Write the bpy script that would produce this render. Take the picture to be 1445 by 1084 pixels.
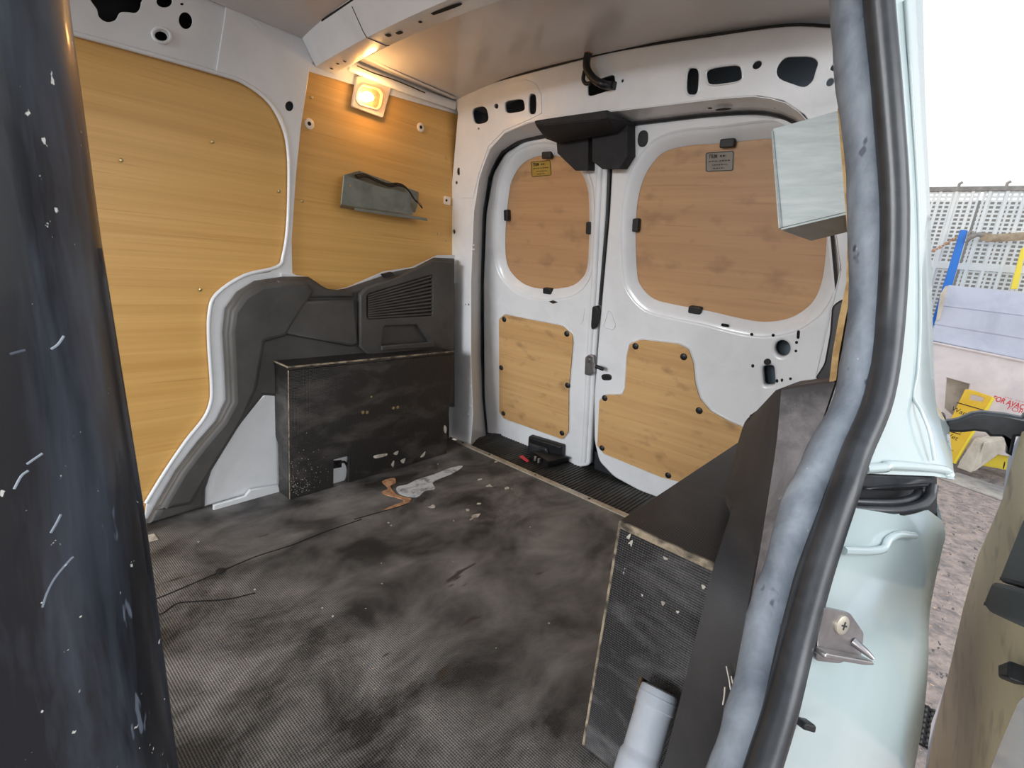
import bpy, bmesh, math, random
from mathutils import Vector, Matrix
random.seed(4)
for o in list(bpy.data.objects): bpy.data.objects.remove(o)
SC=bpy.context.scene; COL=SC.collection
V=Vector
# ---------------- camera, sky, sun, exposure
cd=bpy.data.cameras.new('camera'); cam=bpy.data.objects.new('camera',cd); COL.objects.link(cam)
cd.sensor_width=36; cd.sensor_fit='HORIZONTAL'; cd.lens=36*700/1445; cd.clip_start=.02
rot=Matrix([[0.654259, 0.119949, -0.746698], [-0.750006, 0.229734, -0.620253], [0.097143, 0.965834, 0.240268]])
cam.matrix_world=Matrix.Translation((0,0,0.84))@rot.to_4x4()
SC.camera=cam
SC.view_settings.view_transform='Standard'; SC.view_settings.look='None'
SC.view_settings.gamma=1; SC.view_settings.exposure=0.0
try: SC.view_settings.use_curve_mapping=False
except Exception: pass
w=bpy.data.worlds.new('sky'); SC.world=w; w.use_nodes=True
nt=w.node_tree; bg=nt.nodes['Background']
tc=nt.nodes.new('ShaderNodeTexCoord'); sp=nt.nodes.new('ShaderNodeSeparateXYZ'); rp=nt.nodes.new('ShaderNodeValToRGB')
nt.links.new(tc.outputs['Generated'],sp.inputs[0]); nt.links.new(sp.outputs['Z'],rp.inputs[0]); nt.links.new(rp.outputs[0],bg.inputs['Color'])
rp.color_ramp.elements[0].position=0; rp.color_ramp.elements[0].color=(1,.99,.97,1)
rp.color_ramp.elements[1].position=.8; rp.color_ramp.elements[1].color=(.78,.88,1,1)
bg.inputs['Strength'].default_value=1.15
sl=bpy.data.lights.new('sun','SUN'); sl.energy=2.6; sl.angle=math.radians(3); sl.color=(1,.9,.75)
so=bpy.data.objects.new('sun',sl); COL.objects.link(so); so.rotation_euler=V((.5,.75,.62)).to_track_quat('Z','Y').to_euler()
# added unseen fill lamp ahead of the open van front, brightens the interior
dl=bpy.data.lights.new('front_fill_light','AREA'); dl.shape='RECTANGLE'; dl.size=2.6; dl.size_y=1.3; dl.energy=285; dl.color=(.93,.96,1)
do=bpy.data.objects.new('front_fill_light',dl); COL.objects.link(do); do.location=(-5,.9,1.85)
do.rotation_euler=(V(do.location)-V((1.4,1.0,.5))).to_track_quat('Z','Y').to_euler()
# added unseen fill lamp out in the yard, aimed in through the side door
yl=bpy.data.lights.new('yard_fill_light','AREA'); yl.shape='RECTANGLE'; yl.size=2.6; yl.size_y=1.4; yl.energy=72; yl.color=(.95,.97,1)
yo=bpy.data.objects.new('yard_fill_light',yl); COL.objects.link(yo); yo.location=(.45,-2.6,1.9)
yo.rotation_euler=(V(yo.location)-V((.8,1.2,.2))).to_track_quat('Z','Y').to_euler()

# ---------------- materials
def lin(c):
    return tuple(((x/255)/12.92 if x/255<=.04045 else ((x/255+.055)/1.055)**2.4) for x in c)+(1,)
def pm(name,c1,c2=None,ns=8,stretch=(1,1,1),lo=.4,hi=.65,rough=.5,metal=0,bump=None,speck=None,grid=None,r2=None,spec=None,det=5,coat=0):
    m=bpy.data.materials.new(name); m.use_nodes=True; t=m.node_tree; N=t.nodes; L=t.links
    b=N['Principled BSDF']; b.inputs['Roughness'].default_value=rough; b.inputs['Metallic'].default_value=metal
    if spec is not None: b.inputs['Specular IOR Level'].default_value=spec
    if coat: b.inputs['Coat Weight'].default_value=coat; b.inputs['Coat Roughness'].default_value=.08
    tc=N.new('ShaderNodeTexCoord')
    def noise(scale,st=(1,1,1),detail=det,dist=0):
        mp=N.new('ShaderNodeMapping'); mp.inputs['Scale'].default_value=st; L.new(tc.outputs['Object'],mp.inputs[0])
        n=N.new('ShaderNodeTexNoise'); n.inputs['Scale'].default_value=scale; n.inputs['Detail'].default_value=detail; n.inputs['Roughness'].default_value=.62
        n.inputs['Distortion'].default_value=dist; L.new(mp.outputs[0],n.inputs['Vector']); return n.outputs['Fac']
    def ramp(s,lo,hi):
        r=N.new('ShaderNodeMapRange'); r.inputs[1].default_value=lo; r.inputs[2].default_value=hi; L.new(s,r.inputs[0]); return r.outputs[0]
    def mix(f,a,bb,mode='MIX'):
        x=N.new('ShaderNodeMix'); x.data_type='RGBA'; x.blend_type=mode; 
        if isinstance(f,float): x.inputs[0].default_value=f
        else: L.new(f,x.inputs[0])
        for s,i in ((a,6),(bb,7)):
            if isinstance(s,tuple): x.inputs[i].default_value=s
            else: L.new(s,x.inputs[i])
        return x.outputs[2]
    col=lin(c1)
    if c2 is not None:
        f=ramp(noise(ns,stretch,dist=.4),lo,hi); col=mix(f,lin(c1),lin(c2))
        if r2 is not None:
            rr=N.new('ShaderNodeMapRange'); rr.inputs[3].default_value=rough; rr.inputs[4].default_value=r2; L.new(f,rr.inputs[0]); L.new(rr.outputs[0],b.inputs['Roughness'])
    if speck:
        for (sc,th,c,st) in speck: col=mix(ramp(noise(sc,st,3),th,th+.03),col,lin(c))
    if isinstance(col,tuple): b.inputs['Base Color'].default_value=col
    else: L.new(col,b.inputs['Base Color'])
    hsrc=[]
    if bump: hsrc.append((noise(bump[0],bump[2] if len(bump)>2 else (1,1,1),3),bump[1]))
    if grid:
        for ax in 'XY' if len(grid)<3 else grid[2]:
            wv=N.new('ShaderNodeTexWave'); wv.bands_direction=ax; wv.inputs['Scale'].default_value=grid[0]; L.new(tc.outputs['Object'],wv.inputs[0]); hsrc.append((wv.outputs['Fac'],grid[1]))
    nrm=None
    for s,dst in hsrc:
        bp=N.new('ShaderNodeBump'); bp.inputs['Strength'].default_value=.6; bp.inputs['Distance'].default_value=dst; L.new(s,bp.inputs['Height'])
        if nrm: L.new(nrm,bp.inputs['Normal'])
        nrm=bp.outputs[0]
    if nrm: L.new(nrm,b.inputs['Normal'])
    return m
def wood(name,c1,c2,c3,st,dirt=None):
    m=pm(name,c1,c2,1,st,.35,.68,rough=.42,bump=(1,.0006,st))
    t=m.node_tree; N=t.nodes; L=t.links; b=N['Principled BSDF']; src=b.inputs['Base Color'].links[0].from_socket
    tc=[n for n in N if n.type=='TEX_COORD'][0]
    def layer(src,scale,stt,lo,hi,c,fac):
        mp=N.new('ShaderNodeMapping'); mp.inputs['Scale'].default_value=stt; L.new(tc.outputs['Object'],mp.inputs[0])
        n=N.new('ShaderNodeTexNoise'); n.inputs['Scale'].default_value=scale; n.inputs['Detail'].default_value=4; L.new(mp.outputs[0],n.inputs['Vector'])
        r=N.new('ShaderNodeMapRange'); r.inputs[1].default_value=lo; r.inputs[2].default_value=hi; r.inputs[4].default_value=fac; L.new(n.outputs['Fac'],r.inputs[0])
        x=N.new('ShaderNodeMix'); x.data_type='RGBA'; L.new(r.outputs[0],x.inputs[0]); L.new(src,x.inputs[6]); x.inputs[7].default_value=lin(c); return x.outputs[2]
    src=layer(src,1,tuple(s*.25 for s in st),.4,.7,c3,.7)
    src=layer(src,1,tuple(s*2.2 for s in st),.6,.72,c3,.8)
    if dirt: src=layer(src,11,(1,1,1.6),.56,.74,dirt,.5)
    L.new(src,b.inputs['Base Color']); return m
def emit(name,c,s):
    m=bpy.data.materials.new(name); m.use_nodes=True; b=m.node_tree.nodes['Principled BSDF']
    b.inputs['Base Color'].default_value=c+(1,); b.inputs['Emission Color'].default_value=c+(1,); b.inputs['Emission Strength'].default_value=s; return m
M={}
M['white']=pm('white_paint',(226,228,230),(212,214,216),6,lo=.45,hi=.8,rough=.28,coat=.3,bump=(9,.002))
M['roof']=pm('roof_paint',(206,203,203),(200,197,197),5,rough=.3,coat=.3,bump=(4,.0015))
M['body']=pm('body_paint',(184,197,197),(174,188,188),3,rough=.18,coat=.6)
M['wood']=wood('oak_ply',(224,178,106),(216,168,94),(198,150,80),(1.3,55,85))
M['woodd']=wood('door_ply',(204,164,116),(196,154,105),(178,136,90),(40,1.6,60),(104,82,62))
M['woodd2']=wood('door_ply_upper',(192,152,110),(184,143,101),(166,126,90),(40,1.6,60),(130,98,72))
M['woodd']=wood('door_ply',(206,168,116),(198,156,104),(180,138,90),(40,1.6,60),(104,82,62))
M['woods']=wood('sliding_ply',(236,214,172),(222,198,154),(150,128,100),(1.2,30,5),(110,92,72))
M['floor']=pm('floor_ply',(47,46,45),(156,152,148),4.2,(1,1.5,1),.38,.78,rough=.42,r2=.6,det=14,bump=(60,.0008),grid=(70,.0012),speck=[(70,.80,(190,180,160),(1,1,1)),(4,.66,(64,56,48),(1,4,1))])
M['boxply']=pm('box_ply',(34,32,31),(104,99,95),5,(1,1,2.2),.5,.85,rough=.38,r2=.6,det=9,bump=(50,.0008),grid=(70,.001,'XZ'),speck=[(60,.755,(205,198,185),(1,1,.6))])
M['boxplyr']=pm('box_ply_mesh',(50,49,50),(132,130,130),6,(1,1,2),.48,.85,rough=.42,r2=.6,det=9,grid=(75,.0016,'YZ'),speck=[(55,.75,(215,212,205),(1,1,.8))])
M['plyedge']=pm('worn_ply_edge',(74,68,60),(174,158,134),30,lo=.38,hi=.6,rough=.8)
M['tan']=pm('raw_ply_edge',(206,172,118),(172,136,88),40,rough=.8)
M['plastic']=pm('trim_plastic',(64,63,61),(88,86,84),4,lo=.4,hi=.75,rough=.55,bump=(240,.0005),speck=[(26,.75,(120,116,110),(1,1,1))])
M['plasticr']=pm('dusty_lit_plastic',(84,82,84),(170,166,168),7,(1,1,1.3),.42,.75,rough=.7,det=9,bump=(300,.001),speck=[(120,.70,(150,146,146),(1,1,1))])  # dust and wear, plus a lit tone painted into the colour
M['plasticd']=pm('shaded_plastic',(46,46,48),(62,61,62),6,rough=.6,bump=(240,.0005))  # same trim plastic, darkened to paint in the shade
M['black']=pm('black_plastic',(20,20,22),(30,30,33),20,rough=.5,bump=(200,.0003))
M['foam']=pm('black_cover',(26,27,31),(34,35,39),30,rough=.75)
M['rubber']=pm('rubber',(38,40,43),(58,60,63),14,rough=.32,bump=(120,.0002))
M['dusty']=pm('dusty_rubber',(96,104,114),(146,154,162),18,(1,1,.6),.35,.7,rough=.62,det=8,bump=(22,.003),speck=[(24,.64,(70,76,86),(1,1,.6)),(60,.70,(176,182,190),(1,1,1))])
M['pillar']=pm('pillar_plastic',(17,20,26),(66,73,84),9,(2.6,2.6,.4),.45,.78,rough=.3,r2=.5,det=8,speck=[(120,.70,(190,190,184),(1,1,.8)),(40,.665,(84,92,104),(1.6,1.6,.35))],coat=.2)
M['alu']=pm('aluminium',(196,188,172),(160,152,138),30,rough=.45,metal=.5)
M['galv']=pm('galvanised',(136,140,132),(112,116,108),12,rough=.5,metal=.25,bump=(80,.0004))
M['greybox']=pm('brushed_grey_box',(186,194,192),(160,170,170),1,(8,14,90),.35,.7,rough=.5,bump=(1,.0015,(8,14,90)))
M['steel']=pm('steel',(176,172,172),(150,146,146),20,rough=.3,metal=.85)
M['dark']=pm('dark_cavity',(26,28,32),(40,42,46),6,rough=.7)
M['cavity']=pm('cavity_paint',(96,108,118),rough=.6)
M['pipe']=pm('grey_pipe',(196,202,210),(178,186,196),9,rough=.35)
M['sill']=pm('sill_rubber',(44,43,42),(82,80,77),5,(1,3,1),.45,.8,rough=.6,det=8,bump=(120,.0006))
M['brass']=pm('brass_screw',(200,180,130),rough=.3,metal=.8)
M['spill']=pm('dried_paint',(206,210,212),(96,95,94),26,rough=.6,lo=.5,hi=.7)
M['torn']=pm('torn_veneer',(196,150,112),(140,96,66),40,rough=.8)
M['fleck']=pm('pale_fleck',(214,208,196),(160,152,140),40,rough=.8)
M['crack']=pm('dark_crack',(10,9,8),rough=.9)
M['seam']=pm('black_sealant',(24,24,26),rough=.6)
M['sticker']=pm('gold_sticker',(172,142,66),(158,128,56),20,rough=.3)
M['sticker2']=pm('grey_sticker',(132,126,114),(120,114,104),20,rough=.4)
M['ink']=pm('ink',(38,32,24),rough=.6)
M['fence']=pm('white_fence',(232,232,228),(214,220,222),2,rough=.5)
M['blue']=pm('blue_post',(30,120,215),rough=.5)
M['barrier']=pm('barrier_plastic',(232,222,220),(212,202,202),3,rough=.5)
M['barriertop']=pm('barrier_grey',(196,198,210),(180,183,196),4,rough=.6)
M['block']=pm('concrete_block',(216,206,190),(188,178,164),8,rough=.8)
M['yellow']=pm('yellow_sign',(238,196,60),(226,180,40),6,rough=.5)
M['yellow2']=pm('yellow_plastic',(250,226,70),rough=.5)
M['red']=pm('red_print',(214,60,72),rough=.6)
M['ground']=pm('gravel_ground',(150,136,130),(104,98,98),18,(1,1,1),.4,.65,rough=.9,det=9,bump=(40,.02),speck=[(45,.66,(196,160,130),(1,1,1)),(14,.64,(74,70,72),(1,2.4,1))])
M['conc']=pm('kerb_concrete',(158,152,146),(130,126,122),12,rough=.9,bump=(60,.004))
M['house']=pm('warehouse',(140,138,134),rough=.8)
M['strap']=pm('dirty_strap',(176,158,134),(140,124,104),14,rough=.8)
M['glow']=emit('bulb_glow',(1,.58,.2),40)
lensm=bpy.data.materials.new('lamp_lens'); lensm.use_nodes=True; _b=lensm.node_tree.nodes['Principled BSDF']
_b.inputs['Base Color'].default_value=(1,.9,.75,1); _b.inputs['Transmission Weight'].default_value=1; _b.inputs['Roughness'].default_value=.12; _b.inputs['IOR'].default_value=1.2
M['lens']=lensm
M['lampwhite']=pm('lamp_plastic',(240,224,204),rough=.35)
M['wire']=pm('black_wire',(12,12,13),rough=.45)

# ---------------- geometry helpers
WL={}
FRM=dict(D=((1.8,0,0),(0,-1,0),(-.1843,0,.9829)),
 W=((1.818,0,0),(0,-1,0),(-.1843,0,.9829)),
 E=((1.56,0,0),(0,-1,0),(-.0896,0,.996)),
 S=((0,-.2178,0),(-1,0,0),(0,.0718,.9974)),
 T=((0,-.173,0),(-1,0,0),(0,.0718,.9974)),
 K=((.545,.0249,.5413),(.8028,-.4935,-.3346),(.3895,.0092,.921)))
def fr(s):
    if isinstance(s,tuple): return tuple(V(a) for a in s)
    if s[0]=='X' and len(s)>1: return V((float(s[1:]),0,0)),V((0,-1,0)),V((0,0,1))
    if s[0]=='Y' and len(s)>1: return V((0,float(s[1:]),0)),V((1,0,0)),V((0,0,1))
    if s[0]=='Z' and len(s)>1: return V((0,0,float(s[1:]))),V((1,0,0)),V((0,1,0))
    return tuple(V(a) for a in FRM[s])
def at(f,u,v,n=0):
    o,a,b=fr(f); return o+a*u+b*v+a.cross(b)*n
def props(o,label=None,cat=None,group=None,kind=None):
    for k,x in (('label',label),('category',cat),('group',group),('kind',kind)):
        if x: o[k]=x
    return o
def thing(name,label,cat,loc,group=None):
    o=bpy.data.objects.new(name,None); o.empty_display_size=.05; COL.objects.link(o); o.location=loc; WL[o.name]=V(loc); return props(o,label,cat,group)
def link(name,me,parent=None,label=None,cat=None,group=None,kind=None,smooth=None):
    vs=[v.co for v in me.vertices]
    if parent is not None: off=WL[parent.name]
    else:
        off=V(((min(v.x for v in vs)+max(v.x for v in vs))/2,(min(v.y for v in vs)+max(v.y for v in vs))/2,min(v.z for v in vs)))
    me.transform(Matrix.Translation(-off))
    o=bpy.data.objects.new(name,me); COL.objects.link(o)
    if parent is not None: o.parent=parent
    else: o.location=off
    WL[o.name]=V(off)
    if smooth is not None:
        for p in me.polygons: p.use_smooth=True
        if smooth<180:
            me.set_sharp_from_angle(angle=math.radians(smooth))
    return props(o,label,cat,group,kind)
def frombm(name,bm,mat,parent=None,smooth=35,**k):
    bmesh.ops.recalc_face_normals(bm,faces=bm.faces)
    me=bpy.data.meshes.new(name); bm.to_mesh(me); bm.free()
    for m in (mat if isinstance(mat,list) else [mat]): me.materials.append(M[m])
    return link(name,me,parent,smooth=smooth,**k)
def sm(p,k=5):
    p=[V(a) for a in p]; n=len(p); out=[]
    for i in range(n):
        a,b,c,d=p[i-1],p[i],p[(i+1)%n],p[(i+2)%n]
        for j in range(k):
            t=j/k; out.append(.5*((2*b)+(c-a)*t+(2*a-5*b+4*c-d)*t*t+(3*b-a-3*c+d)*t**3))
    return out
def crv(p,k=6):
    p=[V(a) for a in p]; q=[2*p[0]-p[1]]+p+[2*p[-1]-p[-2]]; out=[]
    for i in range(len(p)-1):
        a,b,c,d=q[i:i+4]
        for j in range(k):
            t=j/k; out.append(.5*((2*b)+(c-a)*t+(2*a-5*b+4*c-d)*t*t+(3*b-a-3*c+d)*t**3))
    return out+[p[-1]]
def fil(p,r,k=4):
    p=[V(a) for a in p]; n=len(p); out=[]
    for i in range(n):
        a,b,c=p[i-1],p[i],p[(i+1)%n]; d1=(a-b); d2=(c-b); rr=min(r,d1.length*.45,d2.length*.45)
        s=b+d1.normalized()*rr; e=b+d2.normalized()*rr
        for j in range(k+1):
            t=j/k; out.append((1-t)**2*s+2*t*(1-t)*b+t*t*e)
    return out
def ell(c,rx,ry,ang=0,n=20,pw=1):
    c=V(c[:2]) if not isinstance(c,V) else c; out=[]
    for i in range(n):
        t=2*math.pi*i/n; x=math.copysign(abs(math.cos(t))**pw,math.cos(t))*rx; y=math.copysign(abs(math.sin(t))**pw,math.sin(t))*ry
        out.append(V((c.x+x*math.cos(ang)-y*math.sin(ang),c.y+x*math.sin(ang)+y*math.cos(ang))))
    return out
def offs(p,d):
    p=[V(a) for a in p]; n=len(p); ar=sum(p[i-1].x*p[i].y-p[i].x*p[i-1].y for i in range(n)); s=1 if ar>0 else -1; out=[]
    for i in range(n):
        t=(p[(i+1)%n]-p[i-1]).normalized(); out.append(p[i]+V((t.y,-t.x))*d*s)
    return out
def plate(name,f,outer,mat,t=.004,off=0,holes=(),bev=None,parent=None,edge=None,smooth=35,**k):
    if bev is None: bev=min(.0012,t*.3)
    cu=bpy.data.curves.new(name,'CURVE'); cu.dimensions='2D'; cu.fill_mode='BOTH'; cu.extrude=max(t/2-bev,0); cu.bevel_depth=bev; cu.bevel_resolution=2 if bev>.003 else 1; cu.offset=-bev
    for ring in [outer]+list(holes):
        s=cu.splines.new('POLY'); s.points.add(len(ring)-1); s.use_cyclic_u=True
        for q,pt in zip(ring,s.points): pt.co=(q[0],q[1],0,1)
    o=bpy.data.objects.new(name+'_c',cu); COL.objects.link(o); dg=bpy.context.evaluated_depsgraph_get()
    me=bpy.data.meshes.new_from_object(o.evaluated_get(dg)); bpy.data.objects.remove(o); bpy.data.curves.remove(cu); me.name=name
    O,u,v=fr(f); n=u.cross(v); mt=Matrix((u,v,n)).transposed().to_4x4(); mt.translation=O+n*(off+t/2); me.transform(mt)
    me.materials.clear(); me.materials.append(M[mat])
    if edge:
        me.materials.append(M[edge])
        for p in me.polygons:
            p.material_index=1 if abs(p.normal.dot(n))<.5 else 0
    else:
        for p in me.polygons: p.material_index=0
    return link(name,me,parent,smooth=smooth,**k)
def box(name,x0,x1,y0,y1,z0,z1,mat,parent=None,bev=.001,**k):
    bm=bmesh.new(); bmesh.ops.create_cube(bm,size=1)
    for v in bm.verts: v.co=V((x0+(x1-x0)*(v.co.x+.5),y0+(y1-y0)*(v.co.y+.5),z0+(z1-z0)*(v.co.z+.5)))
    if bev: bmesh.ops.bevel(bm,geom=bm.edges[:],offset=bev,segments=1,affect='EDGES')
    return frombm(name,bm,mat,parent,**k)
def hull(name,pts,mat,parent=None,bev=0,seg=2,**k):
    bm=bmesh.new()
    for p in pts: bm.verts.new(p)
    r=bmesh.ops.convex_hull(bm,input=bm.verts); 
    bmesh.ops.delete(bm,geom=[g for g in r['geom_interior'] if isinstance(g,bmesh.types.BMVert)],context='VERTS')
    bmesh.ops.dissolve_limit(bm,angle_limit=.09,verts=bm.verts,edges=bm.edges)
    if bev: bmesh.ops.bevel(bm,geom=bm.edges[:],offset=bev,segments=seg,affect='EDGES',clamp_overlap=True)
    return frombm(name,bm,mat,parent,**k)
def tube(name,path,r,mat,parent=None,seg=12,closed=False,flat=None,smooth=60,**k):
    P=[V(p) for p in path]; n=len(P); bm=bmesh.new(); rings=[]; N=None
    R=r if isinstance(r,list) else [r]*n
    for i in range(n):
        if closed: T=(P[(i+1)%n]-P[i-1])
        else: T=P[min(i+1,n-1)]-P[max(i-1,0)]
        T.normalize()
        if N is None:
            N=V(flat) if flat else (V((0,0,1)) if abs(T.z)<.9 else V((1,0,0)))
        N=(N-T*N.dot(T)).normalized(); B=T.cross(N)
        rr=R[i]; ra,rb=(rr if isinstance(rr,tuple) else (rr,rr))
        rings.append([bm.verts.new(P[i]+N*ra*math.cos(2*math.pi*j/seg)+B*rb*math.sin(2*math.pi*j/seg)) for j in range(seg)])
    for i in range(n if closed else n-1):
        a,b=rings[i],rings[(i+1)%n]
        for j in range(seg): bm.faces.new((a[j],a[(j+1)%seg],b[(j+1)%seg],b[j]))
    if not closed: bm.faces.new(rings[0][::-1]); bm.faces.new(rings[-1])
    return frombm(name,bm,mat,parent,smooth=smooth,**k)
def loft(name,rows,mat,parent=None,kr=5,kc=1,thick=.003,smooth=40,close=False,**k):
    rows=[crv(r,kc) if kc>1 else [V(p) for p in r] for r in rows]
    if kr>1:
        cols=[crv([r[j] for r in rows],kr) for j in range(len(rows[0]))]; rows=[[c[i] for c in cols] for i in range(len(cols[0]))]
    bm=bmesh.new(); g=[[bm.verts.new(p) for p in r] for r in rows]
    for i in range(len(g)-1):
        m=len(g[0])
        for j in range(m if close else m-1):
            try: bm.faces.new((g[i][j],g[i][(j+1)%m],g[i+1][(j+1)%m],g[i+1][j]))
            except Exception: pass
    bmesh.ops.recalc_face_normals(bm,faces=bm.faces)
    if thick: bmesh.ops.solidify(bm,geom=bm.faces[:],thickness=thick)
    return frombm(name,bm,mat,parent,smooth=smooth,**k)
def disc(name,f,u,v,r,t,mat,parent=None,off=0,n=16,dome=False,**k):
    O=at(f,u,v,off); o,a,b=fr(f); nn=a.cross(b)
    prof=[(r,0),(r,t*.7),(r*.8,t),(0,t)] if not dome else [(r,0),(r*.95,t*.4),(r*.6,t*.85),(0,t)]
    bm=bmesh.new(); rings=[]
    for (q,h) in prof[:-1]: rings.append([bm.verts.new(O+a*q*math.cos(2*math.pi*j/n)+b*q*math.sin(2*math.pi*j/n)+nn*h) for j in range(n)])
    for x,y in zip(rings,rings[1:]):
        for j in range(n): bm.faces.new((x[j],x[(j+1)%n],y[(j+1)%n],y[j]))
    bm.faces.new(rings[-1]); bm.faces.new(rings[0][::-1])
    return frombm(name,bm,mat,parent,**k)
def text(name,s,f,u,v,h,mat,parent,off=.0005,ang=0,w=None,bold=False,**k):
    cu=bpy.data.curves.new(name,'FONT'); cu.body=s; cu.size=h; cu.extrude=.0002; cu.align_x='CENTER'; cu.align_y='CENTER'
    if bold: cu.offset=h*.03
    o=bpy.data.objects.new(name+'_c',cu); COL.objects.link(o); dg=bpy.context.evaluated_depsgraph_get()
    me=bpy.data.meshes.new_from_object(o.evaluated_get(dg)); bpy.data.objects.remove(o)
    O,a,b=fr(f); n=a.cross(b); a2=a*math.cos(ang)+b*math.sin(ang); b2=-a*math.sin(ang)+b*math.cos(ang)
    xs=[q.co.x for q in me.vertices]
    if w and xs: me.transform(Matrix.Scale(w/(max(xs)-min(xs)),4,V((1,0,0))))
    mt=Matrix((a2,b2,n)).transposed().to_4x4(); mt.translation=O+a*u+b*v+n*off; me.transform(mt); me.materials.clear(); me.materials.append(M[mat])
    return link(name,me,parent,**k)
def rect(u0,u1,v0,v1): return [(u0,v0),(u1,v0),(u1,v1),(u0,v1)]
ST=dict(kind='structure')

# ---------------- floor
fl=plate('floor','Z0',rect(-.55,1.53,.03,1.66),'floor',t=.018,off=-.018,**ST)
for i,p in enumerate([[(.2533,1.2236,.0005),(.2719,1.2204,.0005),(.3773,1.231,.0005),(.49,1.2428,.0005),(.5891,1.2349,.0005),(.6819,1.2403,.0005),(.8113,1.2361,.0005)],[(.239,1.1668,.0005),(.2554,1.1581,.0005),(.2883,1.1728,.0005),(.3213,1.1532,.0005),(.3736,1.1166,.0005),(.43,1.0973,.0005)],[(.7945,1.2497,.0005),(.9432,1.2307,.0005),(.9856,1.2286,.0005)]]):
    tube('crack',crv(p,4),(.0012,.002),'crack',fl,seg=6)
plate('paint_spill','Z0',sm([(1.0363,1.3536),(1.0752,1.3459),(1.1253,1.3568),(1.2078,1.3539),(1.3042,1.3618),(1.3561,1.3454),(1.279,1.3171),(1.1673,1.3058),(1.1332,1.2575),(1.0939,1.2664),(1.0394,1.2465),(1.0104,1.2894),(1.0143,1.3279)],4),'spill',t=.0014,parent=fl,label='dried grey paint spill')
plate('torn_veneer','Z0',sm([(1.0157,1.4209),(1.0682,1.4192),(1.0485,1.381),(1.0163,1.369),(.9969,1.3),(1.0175,1.2503),(.9809,1.2303),(.8967,1.2384),(.9238,1.2474),(.9875,1.2508),(.978,1.2946),(.9643,1.3254),(.9686,1.3528),(1.0018,1.3615)],3),'torn',t=.002,parent=fl,label='torn brown patch of bare wood')
fk=[(1.1822,1.0742),(1.1129,1.0224),(1.3535,1.0954),(1.3216,1.2123),(1.5025,1.293),(.8605,1.1472),(.7252,1.0038),(.5939,.8771),(.8801,.8797),(.6759,.9291),(1.1993,.8582),(1.1297,1.581),(1.3219,1.5169),(.7333,.5784),(1.0393,1.1617),(1.1173,1.068),(1.2879,1.4218),(.8863,.5442),(.5245,.9038),(1.3621,1.0813),(.8637,1.1666),(1.0322,1.0464),(1.0836,1.0163),(1.3101,1.1513),(.4065,1.4077),(.4356,1.1109),(.5211,.9457)]
for i,(x,y) in enumerate(fk):
    big=i<5 or i in(14,15,22,23); r=random.uniform(.006,.012) if big else random.uniform(.002,.004)
    plate('paint_fleck','Z0',[(x+r*random.uniform(.4,1.3)*math.cos(a*.9)*(1.6 if big else 1),y+r*random.uniform(.4,1.3)*math.sin(a*.9)) for a in range(7)],'fleck',t=.0012,bev=.0003,parent=fl)
(bx,by),=[(.4023,1.2372)]
disc('floor_bolt','Z0',bx,by,.011,.004,'black',fl,label='dark bolt head')
(bx,by),=[(.3201,1.503)]
plate('paper_tag','Z0',rect(bx-.012,bx+.012,by-.02,by+.02),'fleck',t=.001,off=.001,parent=fl,label='small white paper tag')
# rear sill
sill=box('trim_1',1.545,1.88,.12,1.57,-.03,-.012,'sill',bev=.003,**ST)
bm=bmesh.new()
for i in range(92):
    y=.16+i*.0152
    r=bmesh.ops.create_cube(bm,size=1); 
    for v in r['verts']: v.co=V((1.69+v.co.x*.26,y+v.co.y*.007,-.012+v.co.z*.006))
o=frombm('grip_rib',bm,'sill',sill); o['kind']='stuff'
al=box('trim_2',1.517,1.545,.15,1.575,-.004,.004,'alu',bev=.001,**ST)
for (y) in (1.36,1.1,.84,.6,1.53): disc('screw','Z0.004',1.531,y,.005,.0015,'black',al)

# ---------------- far side wall
wl=box('wall_left',-.6,1.98,1.70,1.72,-.05,1.5,'dark',bev=0,**ST)
wa=plate('plywood_panel','Y1.64',rect(-.58,.80,.005,1.262),'wood',t=.009,off=-.009,parent=wl,edge='tan')
wb=plate('plywood_panel','Y1.637',[(.84,1.3433),(1.5035,1.3912),(1.4929,1.0128),(1.4903,.779),(1.4762,.4696),(.9366,.4991),(.7775,.6503),(.7784,.7285),(.802,1.0286)],'wood',t=.009,off=-.009,parent=wl,edge='tan')
h_=[sm([(.3229,1.3234),(.3331,1.3089),(.3358,1.2942),(.3498,1.2893),(.3665,1.2999),(.376,1.3182),(.3916,1.3257),(.4072,1.3302),(.4164,1.3412),(.4202,1.3561),(.4168,1.3682),(.3264,1.3361)],3)]
def hole(f,c,rx,ry,ang=0,pw=1): return ell(c,rx,ry,ang,20,pw)
P_=[(.4697,1.3787),(.5145,1.3538),(.4581,1.2985),(.5085,1.3885)]
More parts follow.
